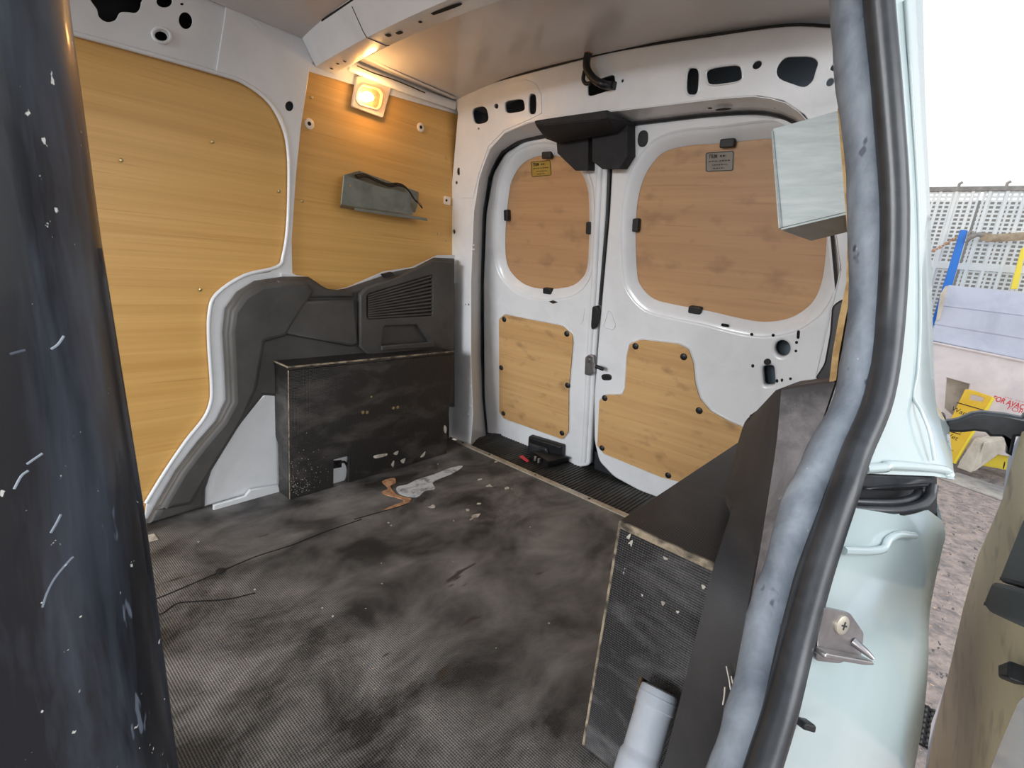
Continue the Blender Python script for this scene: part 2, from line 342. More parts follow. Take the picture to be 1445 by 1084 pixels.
h_+=[[(.4867,1.3855),(.4854,1.3805),(.4822,1.3753),(.4775,1.3705),(.4719,1.3667),(.466,1.3644),(.4606,1.3639),(.4563,1.3651),(.4537,1.368),(.453,1.3721),(.4543,1.377),(.4574,1.3822),(.462,1.3869),(.4676,1.3907),(.4734,1.393),(.4789,1.3937),(.4832,1.3925),(.486,1.3897)],[(.53,1.3623),(.5299,1.3556),(.5279,1.3487),(.5243,1.3424),(.5195,1.3375),(.5142,1.3347),(.5089,1.3341),(.5044,1.336),(.501,1.3399),(.4994,1.3455),(.4995,1.3521),(.5014,1.3589),(.5049,1.3651),(.5096,1.37),(.5149,1.3729),(.5201,1.3735),(.5248,1.3718),(.5282,1.3679)],[(.4709,1.2982),(.4687,1.2944),(.4652,1.2911),(.4609,1.2888),(.4563,1.2876),(.4519,1.2877),(.4483,1.2891),(.4458,1.2917),(.4449,1.295),(.4455,1.2988),(.4476,1.3025),(.451,1.3057),(.4552,1.3081),(.4598,1.3093),(.4642,1.3093),(.4679,1.3079),(.4704,1.3053),(.4715,1.302)],[(.5125,1.3901),(.5122,1.3891),(.5115,1.388),(.5104,1.387),(.5091,1.3862),(.5077,1.3857),(.5064,1.3855),(.5054,1.3856),(.5047,1.3861),(.5045,1.3869),(.5048,1.3879),(.5056,1.3889),(.5066,1.3899),(.508,1.3907),(.5094,1.3913),(.5106,1.3915),(.5117,1.3913),(.5123,1.3908)]]
plate('roof_rail','Y1.635',[(-.58,1.47),(-.58,1.235)]+[(.2331,1.2335),(.2872,1.2405),(.4142,1.2458),(.5832,1.253),(.6082,1.3955),(.6113,1.4299)]+[(.52,1.47)],'white',t=.004,off=-.001,holes=h_,parent=wl)
pil=[(.5789,1.2514),(.6163,1.2507),(.6533,1.2476),(.6917,1.237),(.7214,1.2192),(.7458,1.1932),(.7624,1.1623),(.7728,1.125),(.7768,1.0956),(.778,1.0033),(.7721,.8749),(.7573,.7861),(.741,.7519),(.7116,.7305),(.637,.7163),(.5901,.6935),(.5577,.6593),(.5383,.607),(.5317,.5438),(.5308,.4353),(.5342,.3792),(.5278,.3234),(.5042,.2771),(.4554,.2182),(.3956,.1324),(.3424,.0431),(.3334,-.0139),(.3661,-.0258),(.445,.1282),(.5275,.226),(.58,.3105),(.5799,.4754),(.5908,.6065),(.6435,.6563),(.756,.692),(.9308,.6576),(.7844,.7317),(.7831,.8324),(.7986,1.0278),(.8155,1.1752),(.8432,1.3453),(.8866,1.4294),(.9026,1.4776)]+[(.80,1.47),(.54,1.47)]+[(.6126,1.4382),(.6055,1.3891)]
hp=[(.7936,1.2293),(.7927,1.2243),(.7904,1.2196),(.7869,1.2156),(.7826,1.2128),(.778,1.2116),(.7738,1.2121),(.7704,1.2142),(.7682,1.2178),(.7675,1.2222),(.7683,1.2271),(.7706,1.2318),(.7741,1.2357),(.7783,1.2385),(.7829,1.2398),(.7871,1.2393),(.7906,1.2373),(.7928,1.2338)]
plate('door_pillar','Y1.632',pil,'white',t=.007,off=-.001,holes=[hp],parent=wl,bev=.002)
tube('hole_rim',[at('Y1.629',*q) for q in [(.4769,1.2994),(.4736,1.2935),(.4685,1.2885),(.4622,1.2848),(.4555,1.283),(.4491,1.2832),(.4439,1.2854),(.4405,1.2893),(.4392,1.2944),(.4402,1.3002),(.4434,1.3059),(.4484,1.3109),(.4546,1.3146),(.4613,1.3165),(.4677,1.3164),(.473,1.3143),(.4765,1.3104),(.4779,1.3052)]],.004,'white',wl,seg=8,closed=True)
tube('flange_bead',crv([(.2805,1.628,1.2416),(.4134,1.628,1.248),(.5818,1.628,1.2537),(.6526,1.628,1.2508),(.7206,1.628,1.2206),(.7615,1.628,1.1619),(.7759,1.628,1.0953),(.7771,1.628,1.0031),(.7711,1.628,.8749),(.7564,1.628,.7862),(.7355,1.628,.7473),(.6362,1.628,.7165),(.557,1.628,.6595),(.5358,1.628,.6074),(.5301,1.628,.5228),(.5316,1.628,.38),(.5252,1.628,.3243),(.5035,1.628,.2778),(.4549,1.628,.2189),(.3951,1.628,.1332),(.3423,1.628,.0486)],4),.006,'white',wl,seg=8)
plate('roof_rail','Y1.632',[(.8173,1.3278),(.8397,1.3386),(1.11,1.3554),(1.4611,1.3796)]+[(1.46,1.47),(.9,1.47)]+[(.8713,1.4665),(.8443,1.3999)],'white',t=.004,parent=wl)
plate('trim_flange','Y1.625',[(.7428,.7302),(.825,.7225),(.9171,.6777),(.9826,.6916),(1.1296,.7535),(1.2609,.7764),(1.3881,.832),(1.4901,.8393),(1.5013,.7202),(.7528,.6285)],'white',t=.006,parent=wl)
rr=[(.979,1.6,1.4041),(1.1431,1.6,1.4096),(1.3007,1.6,1.4109),(1.4063,1.6,1.4094)]
tube('cable_ledge',crv([(.9681,1.615,1.3948),(1.155,1.615,1.393),(1.4281,1.615,1.4021)],4),(.016,.010),'white',wl,seg=8)
tube('rail_edge',crv([(1.0092,1.6,1.4303),(1.1424,1.6,1.4246),(1.4052,1.6,1.4214)],4),(.004,.012),'roof',wl,seg=8)
tube('rail_cable',crv([(.9863,1.595,1.3956),(1.0149,1.595,1.3945),(1.0551,1.595,1.3946),(1.14,1.595,1.3992),(1.2643,1.595,1.3975)],4),.002,'wire',wl,seg=6)
hw=[(.8466,1.1937),(1.2825,1.2899)]
for u,v in hw:
    disc('grommet','Y1.637',u,v,.016,.006,'lampwhite',wl); disc('grommet_hole','Y1.631',u-.002,v,.006,.001,'crack',wl)
for u,v in [(.7467,.9773),(.8237,.9595),(.8546,1.2719),(1.3095,1.3546),(1.4178,1.2107),(.5152,.6709),(1.4008,.9175),(1.4455,.8935),(.5644,1.0779),(.3538,.9878)]:
    disc('screw','Y1.631' if u<.75 else 'Y1.637',u,v,.005,.002,'brass',wl,n=10)
tb=[(1.4302,1.0516)]
plate('fixing_tab','Y1.637',fil(rect(tb[0][0]-.013,tb[0][0]+.02,tb[0][1]-.016,tb[0][1]+.016),.006),'lampwhite',t=.008,parent=wl)
disc('fixing_tab_hole','Y1.629',tb[0][0]-.003,tb[0][1],.005,.001,'crack',wl)
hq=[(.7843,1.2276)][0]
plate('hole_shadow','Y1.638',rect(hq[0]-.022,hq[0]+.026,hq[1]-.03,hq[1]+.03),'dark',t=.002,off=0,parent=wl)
# embossed slots on the pillar
for u,v,a in [q+(g,) for q,g in zip([(.6837,1.4094),(.8422,1.4364)],(-.35,-.35))]:
    plate('pressed_slot','Y1.627',ell((u,v),.022,.009,a),'roof' if a>9 else 'white',t=.002,parent=wl,holes=[ell((u,v),.017,.005,a)])

# wheel housing (white metal) behind the boxes
def arch(name,xc,y0,y1,r,par,**k):
    out=[(xc-r,0.001)]+[(xc+r*math.cos(math.pi-math.pi*i/28),.001+r*1.0*math.sin(math.pi*i/28)) for i in range(29)]+[(xc+r,.001)]
    return plate(name,'Y%g'%y1,out[1:-1],'white',t=y1-y0,off=0,bev=.025,parent=par,**k)
wh=arch('trim_3',.93,1.582,1.638,.452,None,kind='structure')
box('housing_panel',.85,.99,1.512,1.516,.0,.12,'white',wh,bev=0)
plate('housing_flange','Y1.575',[(.4981,.0166),(.592,.0184),(.6079,.0363),(.6997,.0242),(.7134,-.0333),(.5907,-.0244),(.497,-.0074)],'white',t=.012,parent=wh,bev=.004)

# ---------------- far wheel arch trim
tl=thing('wheel_arch_trim','large moulded black plastic trim on the far wall with ribbed grille and pocket','trim panel',(1.0,1.60,0))
base=[(.3338,.0016),(.3591,.0474),(.4141,.1394),(.4733,.2151),(.5301,.2762),(.5604,.3394),(.5603,.4421),(.5586,.5502),(.569,.6213),(.604,.6715),(.6535,.7043),(.74,.7205),(.8215,.7238),(.8661,.6975),(.905,.6795),(.9585,.6879),(1.0431,.7151),(1.1648,.7561),(1.2644,.7771),(1.3548,.8211),(1.4548,.825),(1.5169,.1634),(1.1918,.2162),(.6661,.3376),(.5989,.2586),(.5124,.1384),(.4875,.0669),(.4827,.0057)]
plate('panel','Y1.618',base,'plastic',t=.04,bev=.016,parent=tl)
plate('raised_leg','Y1.58',[(.3445,.0475),(.3642,.0589),(.419,.1507),(.4781,.2241),(.5328,.2832),(.5649,.3413),(.5646,.4439),(.5628,.5516),(.573,.6185),(.6079,.6665),(.6574,.697),(.7396,.7105),(.8043,.7059),(.8236,.6767),(.7306,.5351),(.666,.5203),(.6388,.3768),(.5957,.2809),(.5094,.1474),(.4388,.0389)],'plastic',t=.018,bev=.014,parent=tl)
plate('raised_block','Y1.58',[(.7776,.6505),(.9744,.6542),(.9955,.4939),(.967,.4854),(.7237,.5426)],'plastic',t=.016,bev=.012,parent=tl)
plate('top_ledge','Y1.58',[(.7106,.7109),(.8158,.7146),(.8701,.6886),(.971,.6812),(.9715,.6615),(.723,.6568),(.7057,.6762)],'plastic',t=.012,bev=.01,parent=tl)
gr=[(1.0206,.6729),(1.3145,.755),(1.3269,.5917),(1.0234,.5843)]; pk=[(1.0971,.5561),(1.2532,.5565),(1.3238,.484),(1.0875,.4842)]
plate('grille_block','Y1.58',[(.992,.6725),(1.0227,.6978),(1.1739,.7489),(1.3175,.8099),(1.4229,.811),(1.4804,.1947),(1.167,.2438),(1.0304,.456),(.9971,.4847)],'plastic',t=.024,bev=.006,holes=[fil(gr,.012),fil(pk,.008)],parent=tl)
(x0,z0),(x1,z1)=gr[3],gr[2]; (x0t,z0t),(x1t,z1t)=gr[0],gr[1]
for i in range(11):
    t=(i+.5)/11
    a=V((x0+(x0t-x0)*t,1.562,z0+(z0t-z0)*t)); b=V((x1+(x1t-x1)*t,1.562,z1+(z1t-z1)*t))
    tube('grille_slat',[a+V((.004,0,0)),b-V((.004,0,0))],(.0045,.006),'plastic',tl,seg=8)
plate('pocket_lip','Y1.558',[(1.0837,.4846),(1.3303,.4867),(1.3473,.4619),(1.0843,.4683)],'plastic',t=.012,bev=.004,parent=tl)
plate('clip','Y1.575',[(1.0848,.7469),(1.1244,.7563),(1.1344,.7439),(1.0945,.7346)],'black',t=.02,parent=tl)

# ---------------- far plywood box
L0=.70;L1=1.388;LY=1.484;LZ=.456
tb_=thing('plywood_box','long black plywood box against the far wall, scuffed, with a slot at its foot','box',(1.04,1.56,0))
fp=rect(L0,L1,.002,LZ-.013); sl=[(.8566,.1085),(.9173,.1042),(.9199,-.0217),(.8581,-.0196)]
hz=(sl[0][1]+sl[1][1])/2
fp=[(L0,.002),(sl[0][0],.002),(sl[0][0],hz),(sl[1][0],hz),(sl[1][0],.002),(L1,.002),(L1,LZ-.0128),(L0,LZ-.0128)]
random.seed(3)
bm=bmesh.new()
for i in range(150):
    x=.705+abs(random.gauss(0,.05)); z=.012+abs(random.gauss(0,.06)); r=random.uniform(.0005,.0019)
    if x<.84: bm.faces.new([bm.verts.new((x+r*math.cos(a)*random.uniform(.5,1.3),LY-.0006,z+r*math.sin(a)*random.uniform(.5,1.3))) for a in (0,1.2,2.5,3.8,5)])
o=frombm('paint_specks',bm,'fleck',tb_,smooth=None); o['kind']='stuff'
plate('front_panel','Y1.496',fp,'boxply',t=.012,parent=tb_,edge='boxply')
plate('top_panel','Z0',rect(L0-.003,L1,LY-.003,1.602),'boxply',t=.012,off=LZ-.012,parent=tb_)
box('worn_corner',L0-.004,L1,LY-.0042,LY+.002,LZ-.0045,LZ+.0006,'plyedge',tb_,bev=.0006)
box('worn_corner',L0-.0042,L0+.001,LY-.003,1.6,LZ-.004,LZ+.0005,'plyedge',tb_,bev=.0006)
ep=[(-1.4786,.4602),(-1.6583,.4511),(-1.6484,.2207),(-1.5646,.1957),(-1.5618,-.0229)]
plate('end_panel','X.712',[(-LY-.0125,.002),(-LY-.0125,LZ-.013),(-1.60,LZ-.013),(-1.60,ep[2][1]),(ep[3][0],ep[3][1]-.02),(ep[4][0],.002)],'boxply',t=.012,parent=tb_)
plate('end_panel','X1.388',rect(-1.60,-LY-.0125,.002,LZ-.013),'boxply',t=.012,parent=tb_)
box('worn_corner',L0-.0015,L0+.0008,LY-.0015,LY+.0008,.005,LZ-.01,'plyedge',tb_,bev=0)
for u,v in [(.9679,.2614),(.9855,.2584),(1.0996,.2558),(1.1192,.2554)]: disc('screw','Y1.484',u,v,.006,.002,'brass',tb_,n=10)
for u,v in [(1.0014,.3149)]: disc('screw','Y1.484',u,v,.004,.002,'brass',tb_,n=10)
for poly in ([(1.0215,.0815),(1.0754,.0771),(1.0758,.0682),(1.0282,.0683)],[(1.1085,.0691),(1.1316,.0755),(1.1257,.059)],[(1.1007,.0234),(1.1133,.0381),(1.1113,.0117)],[(1.1441,.0303),(1.1681,.0334),(1.1588,.0144)],[(1.3658,.1364),(1.3791,.121),(1.3773,.0957),(1.3637,.1145)],[(1.2442,.0207),(1.2689,.0399),(1.2629,.0193)]):
    plate('paint_scuff','Y1.484',sm([V(q) for q in poly],3),'fleck',t=.001,bev=.0002,parent=tb_,label='pale paint scuff')
td=thing('tie_down_loop','black wire tie-down loop seen through the slot in the far box','tie-down',(1.0-.07,1.505,0.05))
lp=[(.8827,1.505,.0755),(.9107,1.505,.0766),(.9255,1.505,.0448),(.9205,1.505,.0068),(.9008,1.505,-.0101),(.881,1.505,-.0042)]
tube('loop',crv(lp,5),.004,'black',td,seg=8)
plate('loop_bracket','Y1.518',[(.8715,.0893),(.9021,.0843),(.9025,.0565),(.8719,.0592)],'black',t=.010,parent=td)

# ---------------- rear frame
Eo=[(-1.6556,-.0437),(-1.6697,.3968),(-1.6546,1.0135),(-1.6048,1.3811)]; Et=[(-1.6254,1.4326),(-1.4031,1.4643),(-.936,1.4802),(-.6342,1.4692),(-.4437,1.4576),(-.3355,1.4346)]
hid=lambda y,z:(-y,z)
inn_t=[(-1.4975,.1492),(-1.5163,.4273),(-1.5217,.7335),(-1.5105,1.0156),(-1.4817,1.1467),(-1.4312,1.2421),(-1.354,1.2943),(-1.2446,1.3173),(-1.1073,1.3222),(-.893,1.3196),(-.8098,1.3188),(-.5721,1.3177),(-.4822,1.3123),(-.4207,1.2943),(-.3662,1.2576),(-.3264,1.2109),(-.2939,1.1465),(-.2651,1.05)]
b0=inn_t[0][0]
Epoly=[(b0-.012,-.01),(Eo[0][0],-.01)]+Eo+Et+[(-.255,1.42),(-.215,1.25),(-.125,.95),(-.09,.6),(-.09,-.01),(-.215,-.01),(-.215,.9)]+inn_t[::-1]
c_=[(-1.478,1.3621),(-1.3964,1.384),(-1.3068,1.3746),(-1.2259,1.3726),(-.9565,1.3944),(-.8829,1.3982),(-.6618,1.3675),(-.5773,1.3712),(-.4983,1.3831),(-.322,1.3521),(-.3252,1.3221),(-1.4859,1.3166),(-1.5992,1.1711),(-1.6115,1.1288),(-1.6258,.9377),(-1.5015,1.1576),(-1.5092,.8726),(-1.5079,.8895),(-1.5331,.6427),(-1.5506,.6404),(-.5223,1.2924)]
eh=[[(-1.4383,1.3637),(-1.4348,1.3494),(-1.437,1.3419),(-1.4434,1.3369),(-1.4551,1.334),(-1.4809,1.3327),(-1.4947,1.3344),(-1.5047,1.3387),(-1.5122,1.3459),(-1.5189,1.3605),(-1.5223,1.3751),(-1.52,1.3827),(-1.5132,1.3877),(-1.501,1.3904),(-1.4751,1.3912),(-1.4617,1.3893),(-1.452,1.3849),(-1.4448,1.3779)],[(-1.3858,1.3828),(-1.3864,1.3802),(-1.3881,1.3779),(-1.3908,1.3764),(-1.3943,1.3758),(-1.398,1.3762),(-1.4015,1.3775),(-1.4044,1.3796),(-1.4064,1.3822),(-1.4071,1.3851),(-1.4066,1.3878),(-1.4048,1.39),(-1.402,1.3915),(-1.3986,1.3921),(-1.3949,1.3917),(-1.3914,1.3904),(-1.3885,1.3883),(-1.3866,1.3857)],[(-1.2614,1.3741),(-1.2597,1.3623),(-1.2628,1.358),(-1.2697,1.3554),(-1.2825,1.3542),(-1.321,1.3543),(-1.3349,1.3556),(-1.3436,1.3583),(-1.3492,1.3629),(-1.3538,1.3751),(-1.3554,1.3872),(-1.352,1.3916),(-1.3447,1.3942),(-1.3314,1.3952),(-1.2929,1.3945),(-1.2794,1.393),(-1.2712,1.3903),(-1.2658,1.3859)],[(-1.2086,1.3708),(-1.2081,1.3542),(-1.2095,1.3468),(-1.2125,1.3423),(-1.2177,1.3405),(-1.2299,1.3417),(-1.2355,1.3445),(-1.2392,1.3497),(-1.2417,1.3576),(-1.2434,1.3745),(-1.2438,1.3911),(-1.2423,1.3985),(-1.2393,1.4029),(-1.234,1.4046),(-1.2219,1.4031),(-1.2164,1.4002),(-1.2128,1.3951),(-1.2103,1.3873)],ell(c_[4],.048,.020,.13,24,.4),ell(c_[5],.004,.004),
 [(-.6445,1.3645),(-.6435,1.3475),(-.6447,1.3398),(-.6475,1.3354),(-.6526,1.3339),(-.6648,1.3358),(-.6705,1.3392),(-.6743,1.3447),(-.677,1.3531),(-.6792,1.3705),(-.6801,1.3877),(-.6789,1.3952),(-.676,1.3995),(-.6708,1.4009),(-.6587,1.3986),(-.6532,1.3953),(-.6494,1.3898),(-.6468,1.3816)],[(-.5327,1.3707),(-.5303,1.359),(-.5331,1.3547),(-.5396,1.3522),(-.5521,1.351),(-.5901,1.3511),(-.604,1.3524),(-.6127,1.3551),(-.6186,1.3596),(-.6239,1.3718),(-.6262,1.3839),(-.6232,1.3883),(-.6161,1.3908),(-.6029,1.3917),(-.5649,1.3909),(-.5516,1.3894),(-.5433,1.3867),(-.5378,1.3823)],ell(c_[8],.011,.009),ell(c_[9],.009,.007),ell(c_[10],.008,.008),ell(c_[11],.004,.004),
 ell(c_[12],.010,.014),ell(c_[13],.006,.006),ell(c_[14],.008,.009),ell(c_[15],.010,.003),ell(c_[16],.009,.003),ell(c_[17],.004,.004),ell(c_[18],.004,.004),ell(c_[19],.003,.003),
 sm([(-.4493,1.369),(-.4353,1.3881),(-.4068,1.3867),(-.3777,1.3814),(-.3602,1.3685),(-.3612,1.3475),(-.3637,1.3301),(-.3783,1.3192),(-.405,1.3286),(-.4402,1.3463)],3)]
wr=plate('wall_rear','E',Epoly,'white',t=.006,off=-.006,holes=eh,bev=.002,**ST)
for q in [(-1.5328,.3094),(-1.5136,.2806),(-1.531,.2257),(-1.5133,.186),(-1.5265,.1409)]: disc('weld_dimple','E',q[0],q[1],.008,.004,'white',wr,dome=True)
# pressed rims round the holes
for ring in ([(-1.2582,1.3741),(-1.2563,1.361),(-1.2595,1.3561),(-1.2668,1.3533),(-1.2806,1.3519),(-1.3218,1.352),(-1.3368,1.3535),(-1.3461,1.3565),(-1.3522,1.3615),(-1.3572,1.3751),(-1.359,1.3886),(-1.3555,1.3935),(-1.3477,1.3963),(-1.3334,1.3975),(-1.2922,1.3967),(-1.2777,1.3951),(-1.2689,1.3921),(-1.2631,1.3871)],[(-.531,1.3706),(-.5283,1.3581),(-.5311,1.3534),(-.5379,1.3506),(-.5509,1.3493),(-.5903,1.3494),(-.6048,1.3508),(-.614,1.3537),(-.6201,1.3586),(-.6258,1.3718),(-.6284,1.3849),(-.6253,1.3897),(-.6179,1.3924),(-.6042,1.3934),(-.5647,1.3925),(-.5508,1.3909),(-.5422,1.388),(-.5364,1.3832)],[(-.6425,1.3641),(-.6415,1.3462),(-.6428,1.3382),(-.646,1.3336),(-.6518,1.332),(-.6654,1.3342),(-.6717,1.3378),(-.676,1.3436),(-.6789,1.3525),(-.6813,1.3709),(-.6822,1.389),(-.6808,1.3969),(-.6775,1.4013),(-.6717,1.4027),(-.6582,1.4002),(-.652,1.3966),(-.6479,1.3908),(-.645,1.3822)],[(-1.2055,1.3704),(-1.205,1.3528),(-1.2067,1.3448),(-1.2103,1.3401),(-1.2165,1.3382),(-1.2309,1.3396),(-1.2375,1.3427),(-1.2419,1.3483),(-1.2447,1.3568),(-1.2466,1.3748),(-1.247,1.3926),(-1.2452,1.4005),(-1.2415,1.4051),(-1.2353,1.4068),(-1.2209,1.4051),(-1.2145,1.4019),(-1.2102,1.3965),(-1.2074,1.3881)]):
    tube('hole_rim',[at('E',*q,.0005) for q in ring],.0022,'white',wr,seg=6,closed=True)
plate('corner_overlap','E',[(-1.5965,1.3605),(-1.5888,1.4041),(-1.4025,1.4485),(-1.2625,1.4524),(-1.2175,1.4337),(-1.1906,1.3987),(-1.1833,1.3401),(-1.245,1.324),(-1.3543,1.3013),(-1.4316,1.2544),(-1.4819,1.157),(-1.5116,1.069),(-1.5857,1.0692)],'white',t=.003,off=0,holes=eh[:4]+[eh[11]],parent=wr,bev=.001)
# return of the opening (jamb) from frame to doors
A=[(b0-.012,-.01)]+inn_t+[(-.215,.9),(-.215,-.01)]
B=[(-1.6318,-.0397),(-1.6443,.1653),(-1.6393,.3923),(-1.6163,.7388),(-1.5831,1.0466),(-1.5365,1.1998),(-1.4736,1.2735),(-1.3722,1.3101),(-1.2518,1.3209),(-1.0666,1.3271),(-.8784,1.3325),(-.6502,1.3347),(-.531,1.3302),(-.4656,1.3203),(-.4001,1.2907),(-.3496,1.2401),(-.3108,1.162),(-.2762,1.0476)]+[(-.225,.86),(-.225,-.01)]
def resam(p,n):
    p=[V(q) for q in p]; d=[0]
    for a,b in zip(p,p[1:]): d.append(d[-1]+(b-a).length)
    out=[]
    for i in range(n):
        s=d[-1]*i/(n-1); j=max(k for k in range(len(d)) if d[k]<=s+1e-9); j=min(j,len(p)-2); t=(s-d[j])/(d[j+1]-d[j]); out.append(p[j].lerp(p[j+1],t))
    return out
A3=[at('E',q[0],q[1]) for q in A]; B3=[at('D',q[0],q[1],.012) for q in B]
A3=resam(A3,90); B3=resam(B3,90)
loft('door_jamb',[A3,[a.lerp(b,.5)+ (V((0,.0,0))) for a,b in zip(A3,B3)],B3],'white',wr,kr=4,thick=.002)
sealp=resam([at('D',q[0],q[1],.010) for q in crv(B[:-1],3)],110)
tube('door_seal',[V((1.79,1.52,-.015))]+sealp,.0125,'rubber',wr,seg=10,label='black rubber seal around the rear opening')
for u,v,rx,a in [c+(r,g) for c,r,g in zip([(-1.2175,1.2927),(-1.1699,1.2824),(-.5586,1.292),(-.6056,1.2908),(-.4977,1.3028)],(.012,.02,.02,.006,.03),(.1,.1,.1,0,.1))]: pass
for p,r in zip([(1.5,1.2749,1.308),(1.5,.5877,1.3031),(1.5,.6263,1.3098),(1.5,.5475,1.3294),(1.5,.4459,1.2925)],((.012,.002),(.022,.003),(.006,.002),(.016,.0015),(.009,.002))):
    plate('pressed_hole','Z%g'%(p[2]),ell((p[0],p[1]),r[1]*3,r[0],0,14),'dark',t=.001,off=-.002,parent=wr)

# ---------------- roof
def rz(y): return 1.476-.052*abs((y-.9)/.72)**3
rows=[[V((x,y,rz(y)+(.0 if x<1.2 else -.0))) for y in [.20+.0475*i for i in range(31)]] for x in (-1.5,-.8,-.35,.3,.86,1.1,1.3,1.45,1.62)]
ce=loft('ceiling',rows,'roof',None,kr=3,thick=.003,kc=1,**ST)
box('roof_skin',-1.5,1.9,.33,1.72,1.50,1.515,'body',ce,bev=0)
box('door_header',-1.5,.70,.13,.24,1.25,1.47,'white',ce,bev=.01)
tube('roof_seam',crv([at('E',q[0],q[1],.003) for q in Et],4),.0035,'seam',ce,seg=6)
tube('roof_seam',crv([(.6218,1.6,1.4677),(.6847,1.6,1.4603),(.7686,1.6,1.4444),(.8476,1.6,1.4239)],4)+[V((.817,y,rz(y)-.003)) for y in (1.5,1.3,1.1,.9,.6,.3)],.0035,'seam',ce,seg=6)
sec=[(.815,.072),(.822,.060),(.855,.013),(.864,.001),(.872,0),(.922,0),(.930,.003),(.940,.02),(.955,.055),(.990,.072)]
def bz(y): return 1.408-.048*((y-.9)/.72)**2
ys=[.22,.35,.5,.7,.9,1.1,1.3,1.45,1.56,1.625]
bmr=[[V((x,y,min(bz(y)+dz,rz(y)+.004))) for x,dz in sec] for y in ys]
beam=loft('cross_beam',bmr,'white',ce,kr=3,thick=.002)
for x_,y_,rx,ry in ((.899,1.597,.004,.004),(.895,1.553,.004,.004),(.901,1.524,.004,.004),(.888,1.288,.007,.009),(.897,1.252,.006,.012),(.892,1.159,.004,.005),(.885,1.06,.006,.06)):
    plate('beam_hole','Z%g'%(bz(y_)-.0036),ell((x_,y_),rx,ry,0,18,.6),'crack',t=.001,parent=ce,bev=.0002)
yj=[(.87,1.3578,1.4057)][0][1]
tube('beam_joint',[V((x-.001,yj-.02*(k/6),bz(yj)+dz-.0005)) for k,(x,dz) in enumerate(sec[1:7])],.002,'seam',ce,seg=6)

# ---------------- rear doors
def door(name,outer,win,lower,holes,par_label):
    hol=[offs(win,.034)]+holes
    d=plate(name,'D',outer,'white',t=.03,off=-.018,holes=hol,bev=.009,**ST)
    wo=offs(win,.036); 
    r0=[at('D',q.x,q.y,.009) for q in wo]; r1=[at('D',q.x,q.y,.004) for q in offs(win,.024)]; r2=[at('D',q.x,q.y,-.010) for q in offs(win,.006)]; r3=[at('D',q.x,q.y,-.018) for q in offs(win,-.002)]
    loft('window_surround',[r0,r1,r2,r3],'white',d,kr=3,thick=.0015,close=True)
    plate('plywood_panel','D',offs(win,.012),'woodd2',t=.005,off=-.024,parent=d,edge='tan')
    plate('plywood_panel','D',lower,'woodd',t=.006,off=.0125,parent=d,edge='tan',bev=.001)
    tube('panel_lip',[at('D',q.x,q.y,.0122) for q in offs(lower,.004)],.0022,'white',d,seg=6,closed=True)
    return d
winL=sm([(-1.2722,1.2591),(-1.3745,1.2365),(-1.4398,1.1735),(-1.4641,1.0924),(-1.4825,.9818),(-1.4853,.8606),(-1.4525,.7964),(-1.3728,.7525),(-1.269,.7459),(-1.1472,.7682),(-1.0875,.8052),(-1.0616,.8536),(-1.057,.9406),(-1.0604,1.0663),(-1.0709,1.139),(-1.1066,1.1992),(-1.167,1.2419)],4)
lowL=fil([(-1.4683,.6178),(-1.1527,.6162),(-1.1029,.5887),(-1.0986,.5566),(-1.1146,.3465),(-1.1118,.1483),(-1.1434,.0991),(-1.4954,.0951),(-1.5249,.1211),(-1.5054,.5894)],.008)
outL=fil([(-1.6214,-.0363),(-1.6341,.168),(-1.6026,.7402),(-1.5661,1.0468),(-1.5164,1.1991),(-1.447,1.2721),(-1.3368,1.3102),(-1.1873,1.3231),(-.9767,1.3221),(-.976,1.0554),(-.9839,.8043),(-.9959,.5228),(-.9991,.208),(-1.0018,.0142),(-1.0675,-.0218),(-1.1062,-.0073),(-1.3464,-.0423),(-1.562,-.0493)],.02,5)
d1=door('door_1',outL,winL,lowL,[],'')
winR=sm([(-.7953,1.2388),(-.7129,1.2563),(-.6195,1.2562),(-.5449,1.2588),(-.4766,1.2596),(-.3971,1.2524),(-.3497,1.2237),(-.3175,1.1568),(-.2942,1.0493),(-.2785,.937),(-.2779,.8579),(-.2971,.8041),(-.3426,.7612),(-.409,.7397),(-.4832,.7396),(-.5795,.7487),(-.7081,.7552),(-.7831,.7656),(-.8359,.805),(-.8564,.8534),(-.8721,.989),(-.8721,1.0958),(-.8498,1.1775)],4)
lowR=fil([(-.8452,.5978),(-.8021,.622),(-.662,.6319),(-.6254,.6209),(-.603,.5768),(-.5868,.5021),(-.5661,.454),(-.5245,.4171),(-.462,.398),(-.4122,.3895),(-.3263,.3884),(-.2638,.1345),(-.6253,.0985),(-.6737,.0917),(-.9317,.1029),(-.9641,.1288),(-.9638,.3349),(-.9339,.3694),(-.8638,.3879),(-.8533,.4159),(-.8537,.5516)],.008)
outR=fil([(-.9602,1.3166),(-.9617,1.0556),(-.9747,.8053),(-.9857,.5832),(-.9944,.3393),(-.9859,.1451),(-.9569,.0523),(-.8818,.0049),(-.7591,-.0132),(-.5943,-.0073),(-.2925,.0333)]+[(-.235,-.0)]+[(-.232,.86)]+[(-.2861,1.0474),(-.3157,1.1535),(-.3531,1.232),(-.4018,1.2809),(-.464,1.31),(-.53,1.3231),(-.6493,1.3272),(-.8777,1.3243)],.02,5)
hR=[(-.342,.6757),(-.3725,.7128),(-.4333,.7052),(-.4152,.6049),(-.3654,.5827),(-.3746,.6278),(-.3058,.7244),(-.3067,.7033),(-.304,.6764),(-.517,.7208),(-.9383,.4429),(-.8493,1.2813)]
